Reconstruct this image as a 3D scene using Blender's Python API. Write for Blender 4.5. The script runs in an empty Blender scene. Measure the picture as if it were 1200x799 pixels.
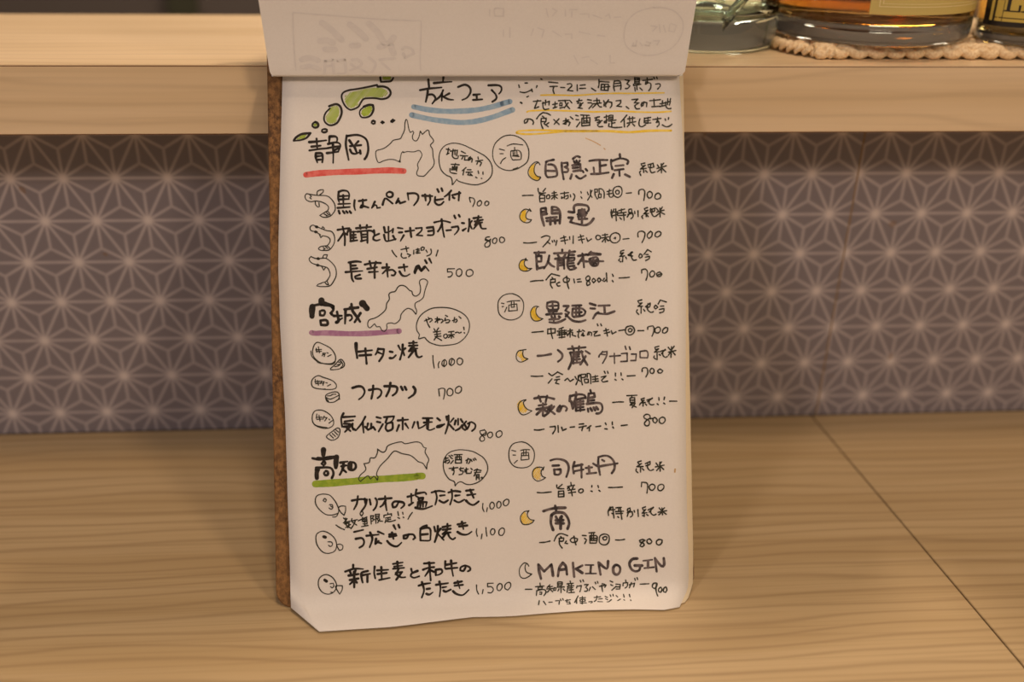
import bpy, bmesh, math, random
from mathutils import Matrix, Vector
random.seed(7)
scene = bpy.context.scene
COL = scene.collection
MM = 0.001

# ---------------------------------------------------------------- camera
cam_data = bpy.data.cameras.new('camera')
cam = bpy.data.objects.new('camera', cam_data)
COL.objects.link(cam)
RV, UV, FV = ((0.997322, -0.071743, 0.014204), (0.017747, 0.425807, 0.90464), (0.07095, 0.901965, -0.425939))
m = Matrix((( RV[0], UV[0], -FV[0], 0), (RV[1], UV[1], -FV[1], 0), (RV[2], UV[2], -FV[2], 0.352), (0, 0, 0, 1)))
cam.matrix_world = m
cam_data.sensor_width = 36.0
cam_data.lens = 36.0
cam_data.clip_start = 0.01
cam_data.dof.use_dof = True
cam_data.dof.focus_distance = 0.535
cam_data.dof.aperture_fstop = 3.4
scene.camera = cam
scene.view_settings.view_transform = 'Standard'
scene.view_settings.look = 'None'
scene.view_settings.gamma = 1.0
scene.view_settings.use_curve_mapping = False
scene.view_settings.exposure = 0.0

# ---------------------------------------------------------------- world and lamps
world = bpy.data.worlds.new('world')
scene.world = world
world.use_nodes = True
bg = world.node_tree.nodes['Background']
bg.inputs['Color'].default_value = (1.0, 0.78, 0.61, 1)
bg.inputs['Strength'].default_value = 0.18

def lamp(name, loc, target, watts, color, size, kind='AREA'):
    d = bpy.data.lights.new(name, kind)
    d.energy = watts
    d.color = color
    if kind == 'AREA':
        d.shape = 'DISK'; d.size = size
    else:
        d.shadow_soft_size = size
    o = bpy.data.objects.new(name, d)
    COL.objects.link(o)
    o.location = loc
    o.rotation_euler = (Vector(target)-Vector(loc)).to_track_quat('-Z', 'Y').to_euler()
    return o
WARM = (1.0, 0.715, 0.47)
lamp('key_lamp', (1.05, -0.75, 1.15), (0.05, 0.5, 0.1), 8.8, WARM, 0.27)
lamp('left_lamp', (-1.15, -0.75, 1.25), (0.0, 0.5, 0.1), 7.8, (1.0, 0.82, 0.74), 0.34)
lamp('ceiling_lamp', (0.1, 0.35, 1.9), (0.1, 0.5, 0.0), 9, WARM, 0.25)
lamp('kitchen_lamp', (0.45, 1.0, 1.5), (0.2, 0.66, 0.25), 8.5, (1.0, 0.74, 0.51), 0.12)

# ---------------------------------------------------------------- helpers
def link(o, parent=None):
    COL.objects.link(o)
    if parent is not None:
        o.parent = parent
    return o
def empty(name, loc=(0, 0, 0)):
    o = bpy.data.objects.new(name, None)
    o.empty_display_size = 0.02
    o.location = loc
    return link(o)
def tag(o, label=None, cat=None, group=None, kind=None):
    if label: o['label'] = label
    if cat: o['category'] = cat
    if group: o['group'] = group
    if kind: o['kind'] = kind
    return o
def mesh(name, verts, faces, mat, parent=None, smooth=False, scale=MM, origin=None):
    me = bpy.data.meshes.new(name)
    ox, oy, oz = origin or (0, 0, 0)
    me.from_pydata([(x*scale-ox, y*scale-oy, z*scale-oz) for x, y, z in verts], [], faces)
    me.materials.append(mat)
    if smooth:
        me.polygons.foreach_set('use_smooth', [True]*len(me.polygons))
    me.update()
    return link(bpy.data.objects.new(name, me), parent)
def box(name, lo, hi, mat, parent=None, bevel=0.0, skew=None):
    """box from two corners in metres"""
    bm = bmesh.new()
    bmesh.ops.create_cube(bm, size=1.0)
    for v in bm.verts:
        v.co = Vector([(a+b)/2+c*(b-a) for a, b, c in zip(lo, hi, v.co)])
        if skew: v.co.y += skew*v.co.z
    if bevel:
        bmesh.ops.bevel(bm, geom=bm.edges[:], offset=bevel, segments=2, affect='EDGES', clamp_overlap=True)
    me = bpy.data.meshes.new(name)
    bm.to_mesh(me); bm.free()
    me.materials.append(mat)
    return link(bpy.data.objects.new(name, me), parent)
def lathe(name, prof, mat, parent=None, n=64, twist=None):
    """prof: (radius, height) in mm about the parent's origin; twist(r, z, a) returns a radius"""
    verts, faces = [], []
    for r, z in prof:
        for k in range(n):
            a = 2*math.pi*k/n
            rr = twist(r, z, a) if twist else r
            verts.append((rr*math.cos(a), rr*math.sin(a), z))
    for i in range(len(prof)-1):
        for k in range(n):
            faces.append((i*n+k, i*n+(k+1)%n, (i+1)*n+(k+1)%n, (i+1)*n+k))
    o = mesh(name, verts, faces, mat, parent, smooth=True)
    bm = bmesh.new(); bm.from_mesh(o.data)
    bmesh.ops.remove_doubles(bm, verts=bm.verts, dist=1e-6)
    bmesh.ops.recalc_face_normals(bm, faces=bm.faces)
    bm.to_mesh(o.data); bm.free()
    return o

# ---------------------------------------------------------------- materials
def material(name):
    mt = bpy.data.materials.new(name)
    mt.use_nodes = True
    nt = mt.node_tree
    return mt, nt, nt.nodes['Principled BSDF']
def plain(name, color, rough=0.6, metal=0.0, spec=0.5):
    mt, nt, b = material(name)
    b.inputs['Base Color'].default_value = (*color, 1)
    b.inputs['Roughness'].default_value = rough
    b.inputs['Metallic'].default_value = metal
    b.inputs['Specular IOR Level'].default_value = spec
    return mt
class N:
    """small node-building helper"""
    def __init__(s, nt): s.nt = nt
    def node(s, t, **kw):
        n = s.nt.nodes.new(t)
        for k, v in kw.items(): setattr(n, k, v)
        return n
    def put(s, sock, v):
        if hasattr(v, 'links') or isinstance(v, bpy.types.NodeSocket): s.nt.links.new(v, sock)
        else: sock.default_value = v
    def math(s, op, a, b=0.0, c=0.0, clamp=False):
        n = s.node('ShaderNodeMath', operation=op, use_clamp=clamp)
        s.put(n.inputs[0], a); s.put(n.inputs[1], b)
        if len(n.inputs) > 2: s.put(n.inputs[2], c)
        return n.outputs[0]
    def smooth(s, v, lo, hi, a=0.0, b=1.0):
        n = s.node('ShaderNodeMapRange', interpolation_type='SMOOTHSTEP')
        for i, x in enumerate((v, lo, hi, a, b)): s.put(n.inputs[i], x)
        return n.outputs[0]
    def mix(s, f, a, b, blend='MIX'):
        n = s.node('ShaderNodeMix', data_type='RGBA', blend_type=blend)
        s.put(n.inputs[0], f)
        s.put(n.inputs[6], a if isinstance(a, bpy.types.NodeSocket) else (*a, 1))
        s.put(n.inputs[7], b if isinstance(b, bpy.types.NodeSocket) else (*b, 1))
        return n.outputs[2]
    def coords(s, scale=(1, 1, 1), loc=(0, 0, 0), rot=(0, 0, 0)):
        t = s.node('ShaderNodeTexCoord'); mp = s.node('ShaderNodeMapping')
        mp.inputs['Scale'].default_value = scale; mp.inputs['Location'].default_value = loc
        mp.inputs['Rotation'].default_value = rot
        s.nt.links.new(t.outputs['Object'], mp.inputs['Vector'])
        return mp.outputs[0]
    def noise(s, vec, scale, detail=3.0, rough=0.5, dist=0.0):
        n = s.node('ShaderNodeTexNoise')
        s.put(n.inputs['Vector'], vec); n.inputs['Scale'].default_value = scale
        n.inputs['Detail'].default_value = detail; n.inputs['Roughness'].default_value = rough
        n.inputs['Distortion'].default_value = dist
        return n.outputs['Fac']
    def bump(s, h, strength, dist):
        n = s.node('ShaderNodeBump')
        n.inputs['Strength'].default_value = strength; n.inputs['Distance'].default_value = dist
        s.put(n.inputs['Height'], h)
        return n.outputs[0]

def wood(name, dark, mid, light, rough=0.42, off=(0, 0, 0), across=1.0, contrast=1.0):
    """pale laminate with the grain along x"""
    mt, nt, b = material(name); q = N(nt)
    warp = q.coords((1.6, 9*across, 9*across), off)
    wn = q.noise(warp, 2.2, 2.0)
    broad = q.noise(q.coords((1.1, 26*across, 26*across), off), 1.6, 3.0, 0.55, 0.6)
    fine = q.noise(q.coords((3.2, 260*across, 260*across), off), 1.5, 3.0, 0.6, 0.3)
    # long cathedral lines: sine of distance across the grain, bent by slow noise
    tc = q.node('ShaderNodeTexCoord'); sp = q.node('ShaderNodeSeparateXYZ')
    nt.links.new(tc.outputs['Object'], sp.inputs[0])
    yy = q.math('ADD', sp.outputs[1], sp.outputs[2])
    ph = q.math('ADD', q.math('MULTIPLY', yy, 640*across), q.math('MULTIPLY', wn, 22.0))
    ring = q.math('POWER', q.math('MULTIPLY', q.math('ADD', q.math('SINE', ph), 1.0), 0.5), 7.0)
    c = q.mix(q.smooth(broad, 0.36, 0.66), mid, light)
    c = q.mix(q.math('MULTIPLY', ring, 0.50*contrast), c, dark)
    c = q.mix(q.math('MULTIPLY', q.smooth(fine, 0.45, 0.75), 0.40*contrast), c, dark)
    nt.links.new(c, b.inputs['Base Color'])
    b.inputs['Roughness'].default_value = rough
    nt.links.new(q.bump(fine, 0.15, 0.0004), b.inputs['Normal'])
    return mt
M_counter = wood('counter_laminate', (0.30, 0.205, 0.105), (0.47, 0.345, 0.185), (0.54, 0.41, 0.235), 0.45)
M_shelf = wood('shelf_laminate', (0.46, 0.33, 0.195), (0.74, 0.57, 0.36), (0.83, 0.66, 0.45), 0.40, (0.3, 0.1, 0.2), 0.8, 0.45)
M_edge = plain('brown_glue_line', (0.16, 0.07, 0.03), 0.6)
M_gap = plain('dark_joint', (0.10, 0.05, 0.015), 0.8)

def asanoha():
    """hemp-leaf pattern printed on the upstand: triangles with spokes, pitch 30.4 mm"""
    mt, nt, b = material('hemp_leaf_panel'); q = N(nt)
    tc = q.node('ShaderNodeTexCoord'); sp = q.node('ShaderNodeSeparateXYZ')
    nt.links.new(tc.outputs['Object'], sp.inputs[0])
    X = q.math('DIVIDE', q.math('SUBTRACT', sp.outputs[0], 0.05235), 0.0304)
    Z = q.math('DIVIDE', q.math('SUBTRACT', sp.outputs[2], 0.1764), 0.02684)   # in rows
    fr = []
    zf = Z
    q1 = Z
    q2 = q.math('SUBTRACT', X, q.math('MULTIPLY', Z, 0.5))
    q3 = q.math('MULTIPLY', q.math('ADD', X, q.math('MULTIPLY', Z, 0.5)), -1.0)
    fr = [q.math('FRACT', v) for v in (q1, q2, q3)]
    tot = q.math('ADD', q.math('ADD', fr[0], fr[1]), fr[2])
    down = q.math('GREATER_THAN', tot, 1.5)
    bar = [q.math('ABSOLUTE', q.math('SUBTRACT', down, f)) for f in fr]
    mn = q.math('MINIMUM', q.math('MINIMUM', bar[0], bar[1]), bar[2])
    mx = q.math('MAXIMUM', q.math('MAXIMUM', bar[0], bar[1]), bar[2])
    md = q.math('SUBTRACT', q.math('SUBTRACT', 1.0, mx), mn)
    edge = q.math('MULTIPLY', mn, 0.866)
    spoke = q.math('MULTIPLY', q.math('SUBTRACT', md, mn), 0.5)
    dist = q.math('MINIMUM', edge, spoke)
    line = q.smooth(dist, 0.0, 0.054, 1.0, 0.0)
    glow = q.smooth(mx, 0.40, 1.0, 0.78, 1.0)
    hub = q.smooth(mx, 0.84, 0.98)
    c = q.mix(q.math('MULTIPLY', line, glow), (0.218, 0.198, 0.232), (0.49, 0.445, 0.48))
    c = q.mix(hub, c, (0.66, 0.60, 0.61))
    sp1 = q.smooth(q.noise(q.coords(), 75.0, 1.0), 0.765, 0.80)
    c = q.mix(q.math('MULTIPLY', sp1, 0.5), c, (0.22, 0.12, 0.05))
    nt.links.new(c, b.inputs['Base Color'])
    b.inputs['Roughness'].default_value = 0.5
    return mt
M_hemp = asanoha()

def paper(name, col, trans=0.12):
    mt, nt, b = material(name); q = N(nt)
    n = q.noise(q.coords(), 900.0, 3.0)
    c = q.mix(q.smooth(n, 0.3, 0.7), tuple(x*0.975 for x in col), col)
    nt.links.new(c, b.inputs['Base Color'])
    b.inputs['Roughness'].default_value = 0.85
    b.inputs['Specular IOR Level'].default_value = 0.25
    nt.links.new(q.bump(n, 0.08, 0.0002), b.inputs['Normal'])
    if trans:
        tr = q.node('ShaderNodeBsdfTranslucent'); mx = q.node('ShaderNodeMixShader')
        nt.links.new(c, tr.inputs['Color']); mx.inputs[0].default_value = trans
        nt.links.new(b.outputs[0], mx.inputs[1]); nt.links.new(tr.outputs[0], mx.inputs[2])
        nt.links.new(mx.outputs[0], nt.nodes['Material Output'].inputs['Surface'])
    return mt
M_paper = paper('white_paper', (0.78, 0.765, 0.76), 0.0)
M_cream = paper('cream_paper_edge', (0.80, 0.70, 0.52), 0.0)
M_turned = paper('thin_white_paper', (0.90, 0.885, 0.88), 0.0)
def inkmat(name, c1, c2, scale=350.0, rough=0.55):
    mt, nt, b = material(name); q = N(nt)
    n = q.noise(q.coords(), scale, 3.0)
    nt.links.new(q.mix(q.smooth(n, 0.35, 0.68), c1, c2), b.inputs['Base Color'])
    b.inputs['Roughness'].default_value = rough
    b.inputs['Specular IOR Level'].default_value = 0.3
    return mt
INK = {
 'pen': inkmat('black_pen_ink', (0.018, 0.014, 0.012), (0.035, 0.028, 0.022)),
 'brush': inkmat('black_brush_ink', (0.015, 0.011, 0.009), (0.035, 0.026, 0.02)),
 'fine': inkmat('fine_pen_ink', (0.022, 0.023, 0.014), (0.045, 0.043, 0.030)),
 'grey': inkmat('grey_marker_ink', (0.045, 0.036, 0.040), (0.16, 0.128, 0.132), 300.0),
 'blue': inkmat('blue_marker_ink', (0.25, 0.40, 0.58), (0.34, 0.48, 0.62)),
 'red': inkmat('red_marker_ink', (0.72, 0.10, 0.09), (0.80, 0.20, 0.18)),
 'purple': inkmat('purple_marker_ink', (0.36, 0.17, 0.33), (0.46, 0.27, 0.42)),
 'lime': inkmat('green_marker_ink', (0.24, 0.38, 0.03), (0.36, 0.48, 0.05)),
 'green': inkmat('green_pencil_ink', (0.36, 0.50, 0.05), (0.46, 0.60, 0.12)),
 'yellow': inkmat('yellow_marker_ink', (0.85, 0.60, 0.04), (0.88, 0.68, 0.16)),
 'yellowf': inkmat('yellow_fill_ink', (0.85, 0.57, 0.03), (0.90, 0.68, 0.15)),
 'stain': inkmat('tan_stain', (0.60, 0.38, 0.16), (0.72, 0.52, 0.30)),
 'ghost': inkmat('ink_showing_through', (0.80, 0.785, 0.80), (0.84, 0.825, 0.83)),
}
def cork():
    mt, nt, b = material('brown_hardboard'); q = N(nt)
    n = q.noise(q.coords((1, 1, 0.6)), 420.0, 4.0, 0.7)
    v = q.noise(q.coords(), 22.0, 2.0)
    c = q.mix(q.smooth(n, 0.35, 0.68), (0.075, 0.032, 0.010), (0.30, 0.150, 0.050))
    c = q.mix(q.math('MULTIPLY', q.smooth(v, 0.4, 0.6), 0.35), c, (0.30, 0.155, 0.05))
    nt.links.new(c, b.inputs['Base Color'])
    b.inputs['Roughness'].default_value = 0.75
    nt.links.new(q.bump(n, 0.5, 0.0005), b.inputs['Normal'])
    return mt
M_cork = cork()
M_steel = plain('nickel_steel', (0.6, 0.58, 0.55), 0.25, 1.0)
def glass(name, col, ior=1.5, rough=0.0):
    mt, nt, b = material(name)
    b.inputs['Base Color'].default_value = (*col, 1)
    b.inputs['Transmission Weight'].default_value = 1.0
    b.inputs['IOR'].default_value = ior
    b.inputs['Roughness'].default_value = rough
    return mt
M_glass = glass('clear_glass', (0.95, 0.985, 0.93))
M_green_glass = glass('pale_green_glass', (0.84, 0.94, 0.86))
def liquid(name, col, density):
    mt = glass(name, (1, 1, 1), 1.34)
    nt = mt.node_tree
    v = nt.nodes.new('ShaderNodeVolumeAbsorption')
    v.inputs['Color'].default_value = (*col, 1); v.inputs['Density'].default_value = density
    nt.links.new(v.outputs[0], nt.nodes['Material Output'].inputs['Volume'])
    return mt
M_whisky = liquid('dark_amber_spirit', (0.87, 0.60, 0.04), 42.0)
M_amber = liquid('amber_spirit', (0.93, 0.68, 0.04), 30.0)
M_label = plain('olive_gold_label', (0.62, 0.50, 0.17), 0.55)
M_label_line = plain('pale_gold_line', (0.80, 0.68, 0.36), 0.5)
M_black = plain('black_label', (0.018, 0.013, 0.011), 0.5)
M_gold = plain('gold_label', (0.62, 0.47, 0.10), 0.45)
M_cap = plain('dark_cap', (0.03, 0.02, 0.02), 0.4)
def rope():
    mt, nt, b = material('cotton_rope'); q = N(nt)
    n = q.noise(q.coords((1, 1, 1), rot=(0.3, 0.2, 0.6)), 700.0, 3.0, 0.6)
    nt.links.new(q.mix(q.smooth(n, 0.3, 0.7), (0.70, 0.50, 0.28), (0.95, 0.80, 0.56)), b.inputs['Base Color'])
    b.inputs['Roughness'].default_value = 0.9
    nt.links.new(q.bump(n, 0.4, 0.0004), b.inputs['Normal'])
    return mt
M_rope = rope()
M_kitchen = plain('grey_kitchen_wall', (0.105, 0.085, 0.075), 0.7)
M_kitchen_dark = plain('dark_post', (0.045, 0.045, 0.022), 0.6)
M_floor = plain('dark_floor', (0.10, 0.08, 0.065), 0.6)
M_wallp = plain('plaster', (0.55, 0.48, 0.42), 0.8)

# ---------------------------------------------------------------- the setting
SH_Y, SH_T, SH_B, SH_K = 0.55874, 0.25175, 0.2152, 0.7480   # shelf front, top, underside, back
WX0, WX1 = -1.6, 1.6
SEAM_X = 0.2643

upstand = tag(empty('wall_front', (0, 0, 0)), kind='structure')
LEANW = -0.0291
def wallpanel(x0, x1):
    o = box('panel', (x0, 0.6144, 0.0), (x1, 0.6320, SH_B), M_hemp, upstand, 0.0002, LEANW)
    return o
wallpanel(WX0, SEAM_X-0.0005); wallpanel(SEAM_X+0.0005, WX1)
box('backing', (WX0, 0.6330, 0.0), (WX1, 0.70, SH_B), M_gap, upstand, 0, LEANW)
box('seam_filler', (SEAM_X-0.0005, 0.61455, 0.0), (SEAM_X+0.0005, 0.625, SH_B), plain('tan_filler', (0.26, 0.17, 0.09), 0.7), upstand, 0, LEANW)

# worktop: two boards that meet at a slanting joint
def worktop(name, x_back0, x_front0, x_back1, x_front1, label):
    yb, yf, th = 0.6137, 0.0, 0.035
    o = mesh(name, [(x_front0, yf, -th), (x_front1, yf, -th), (x_back1, yb, -th), (x_back0, yb, -th),
                    (x_front0, yf, 0), (x_front1, yf, 0), (x_back1, yb, 0), (x_back0, yb, 0)],
             [(3, 2, 1, 0), (4, 5, 6, 7), (0, 1, 5, 4), (1, 2, 6, 5), (2, 3, 7, 6), (3, 0, 4, 7)], M_counter, scale=1.0)
    bm = bmesh.new(); bm.from_mesh(o.data)
    bmesh.ops.bevel(bm, geom=bm.edges[:], offset=0.0004, segments=1, affect='EDGES')
    bm.to_mesh(o.data); bm.free()
    return tag(o, label, 'worktop')
sb, sf = 0.2609, 0.3105      # joint at the back and at the front edge
worktop('counter_board', WX0, WX0, sb-0.0005, sf-0.0005, 'pale oak laminate counter board left of the slanting joint, under the menu')
worktop('counter_board', sb+0.0005, sf+0.0005, WX1, WX1, 'pale oak laminate counter board right of the slanting joint')

shelf = tag(empty('shelf_board', (0, SH_Y, SH_B)), 'raised pale wood bar shelf with a square front edge above the patterned upstand', 'shelf')
def sbox(name, lo, hi, mat, bevel=0.0):
    o = box(name, lo, hi, mat, None, bevel)
    o.parent = shelf; o.location = (0, -SH_Y, -SH_B)
    return o
sbox('front_fascia', (WX0, SH_Y, SH_B), (WX1, SH_Y+0.0018, SH_T-0.0010), M_shelf, 0.0002)
sbox('core_board', (WX0, SH_Y+0.0018, SH_B), (WX1, SH_K, SH_T-0.0009), M_shelf)
sbox('glue_line', (WX0, SH_Y+0.0002, SH_T-0.0010), (WX1, SH_Y+0.0018, SH_T-0.0006), M_edge)
sbox('lower_glue_line', (WX0, SH_Y+0.0003, SH_B-0.0005), (WX1, SH_Y+0.0018, SH_B), M_edge)
sbox('top_sheet', (WX0, SH_Y+0.0001, SH_T-0.0006), (WX1, SH_K, SH_T), M_shelf, 0.0001)

tag(box('floor', (-3.0, -2.5, -0.80), (3.0, 3.0, -0.75), M_floor), kind='structure')
tag(box('wall_back', (-3.0, 1.60, -0.75), (3.0, 1.66, 2.4), M_kitchen), kind='structure')
tag(box('trim_1', (-0.385, 1.585, -0.75), (-0.345, 1.600, 2.4), M_kitchen_dark), kind='structure')
carcass = tag(box('bar_cabinet', (WX0, 0.06, -0.75), (WX1, 0.72, -0.0352), plain('dark_cabinet', (0.09, 0.07, 0.06), 0.6)), 'dark cabinet body carrying the oak counter and upstand', 'cabinet')

# ---------------------------------------------------------------- leaning board and paper surfaces (mm)
OX, OY, OZ = (-86.3626, 426.9392, 0.0)
PSI, LEAN = 0.00811, 0.466829
AX = (math.cos(PSI), math.sin(PSI), 0.0)
UP = (-math.sin(LEAN)*math.sin(PSI), math.sin(LEAN)*math.cos(PSI), math.cos(LEAN))
NR = (math.cos(LEAN)*math.sin(PSI), -math.cos(LEAN)*math.cos(PSI), math.sin(LEAN))
def bpt(u, v, d):
    """point of the leaning board in mm: u across, v up the slope, d in front of its face"""
    return [O + a*u + w*v + n*d for O, a, w, n in zip((OX, OY, OZ), AX, UP, NR)]
# side profile of the turned-over pages, (d, v) pairs: clipped edge, fold, loop over the top, down behind the board
PROF = [(1.9, 297), (2.3, 288), (3.8, 279.8), (6.2, 275.4), (8.0, 274.7), (9.8, 276.4)]
def yz(y, z):
    dy, dz = y-OY, z-OZ
    return (-dy*math.cos(LEAN)+dz*math.sin(LEAN), dy*math.sin(LEAN)+dz*math.cos(LEAN))
PROF += [yz(*q) for q in [(541.8, 262), (540.6, 275), (538.4, 289), (535.5, 307), (534.5, 326), (540, 342), (554, 349), (573, 340), (585, 321), (585, 303)]] + [(-6.2, 312), (-4.7, 300), (-4.3, 270), (-4.3, 250)]
def cat(P, t):
    i = min(int(t), len(P)-2); f = t-i
    p0, p1, p2, p3 = P[max(i-1, 0)], P[i], P[i+1], P[min(i+2, len(P)-1)]
    return [0.5*((2*b)+(-a+c)*f+(2*a-5*b+4*c-d)*f*f+(-a+3*b-3*c+d)*f**3) for a, b, c, d in zip(p0, p1, p2, p3)]
def flip_pt(u, t, off=0.0):
    d, v = cat(PROF, t)
    if off:
        a, b = cat(PROF, max(t-.02, 0)), cat(PROF, min(t+.02, len(PROF)-1.001))
        tx, ty = b[0]-a[0], b[1]-a[1]; l = math.hypot(tx, ty) or 1
        d += ty/l*off; v -= tx/l*off
    return bpt(u, v, d)

OFF, V0, RC = 1.0, 7.0, 10.5
TA = math.pi/2-LEAN
def wave(u, v):
    return .45*(math.sin(u*.021+v*.011+.6)+math.sin(v*.027-u*.008))+.9
def sheet_pt(u, v, off=0.0):
    """the written page: lies on the board, bows forward where it meets the counter"""
    o = OFF+off+wave(u, v)
    if v >= V0: return bpt(u, v, o)
    s = V0-v; th = min(s/RC, TA)
    vv = V0-RC*math.sin(th); d = o+RC*(1-math.cos(th))
    if s > RC*TA:
        e = s-RC*TA
        vv -= math.cos(TA)*e; d += math.sin(TA)*e
    return bpt(u, vv, d)
def grid_sheet(name, rows, off, mat, thick=0.09):
    nv = len(rows); nu = len(rows[0])//2
    P = [[(r[2*j]/10, r[2*j+1]/10) for j in range(nu)] for r in rows]
    # halve the grid step for smooth bends
    fine = []
    for i in range(nv*2-1):
        a, b = P[i//2], P[min(i//2+(i % 2), nv-1)]
        base = [((p[0]+q_[0])/2, (p[1]+q_[1])/2) for p, q_ in zip(a, b)]
        fine.append(base)
    verts = [sheet_pt(u, v, off) for row in fine for u, v in row]
    verts = [(x, y, max(z, .25)) for x, y, z in verts]
    faces = [(i*nu+j, (i+1)*nu+j, (i+1)*nu+j+1, i*nu+j+1) for i in range(len(fine)-1) for j in range(nu-1)]
    o = mesh(name, verts, faces, mat, None, smooth=True)
    md = o.modifiers.new('thickness', 'SOLIDIFY'); md.thickness = thick*MM; md.offset = -1
    return o

# clipboard
T_BOARD = 3.3
clip_root = tag(empty('clipboard', [c*MM for c in bpt(110, 0, 0)]), 'brown hardboard clipboard leaning back against the shelf, holding the menu page', 'clipboard')
def board_mesh():
    W, Ht, r = 220, 318, 9
    out = []
    for cx, cy, a0 in ((W-r, Ht-r, 0), (r, Ht-r, 90), (r, r, 180), (W-r, r, 270)):
        for k in range(7):
            a = math.radians(a0+15*k); out.append((cx+r*math.cos(a), cy+r*math.sin(a)))
    n = len(out)
    V = []
    for d, ins in ((-.5, 0), (0, .5), (-T_BOARD, .5), (-T_BOARD+.5, 0)):
        for u, v in out:
            uu = u+(ins if u < W/2 else -ins); vv = v+(ins if v < Ht/2 else -ins)
            V.append(bpt(uu, vv, d))
    F = [tuple(range(n, 2*n)), tuple(reversed(range(2*n, 3*n)))]
    for a, b in ((0, 1), (3, 0), (2, 3)):
        for k in range(n):
            F.append((a*n+k, a*n+(k+1) % n, b*n+(k+1) % n, b*n+k))
    return V, F
Vb, Fb = board_mesh()
c0 = clip_root.location
def on_clip(name, V, F, mat, parent=None, **kw):
    o = mesh(name, V, F, mat, None, origin=tuple(c0), **kw)
    o.parent = parent or clip_root
    bm = bmesh.new(); bm.from_mesh(o.data); bmesh.ops.recalc_face_normals(bm, faces=bm.faces); bm.to_mesh(o.data); bm.free()
    return o
on_clip('backboard', Vb, Fb, M_cork)
# low steel clip under the turned-over pages
cv, cf = [], []
sec = [(0.1, 316), (3.5, 316.5), (5.2, 312), (5.0, 303), (3.2, 297.5), (2.6, 298.2), (4.2, 303.5), (4.4, 311), (3.0, 315), (0.1, 315)]
for u in (60, 160):
    for d, v in sec: cv.append(bpt(u, v, d))
k = len(sec)
cf = [tuple(range(k)), tuple(range(2*k-1, k-1, -1))]+[(i, (i+1) % k, k+(i+1) % k, k+i) for i in range(k)]
on_clip('spring_clip', cv, cf, M_steel)

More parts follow.
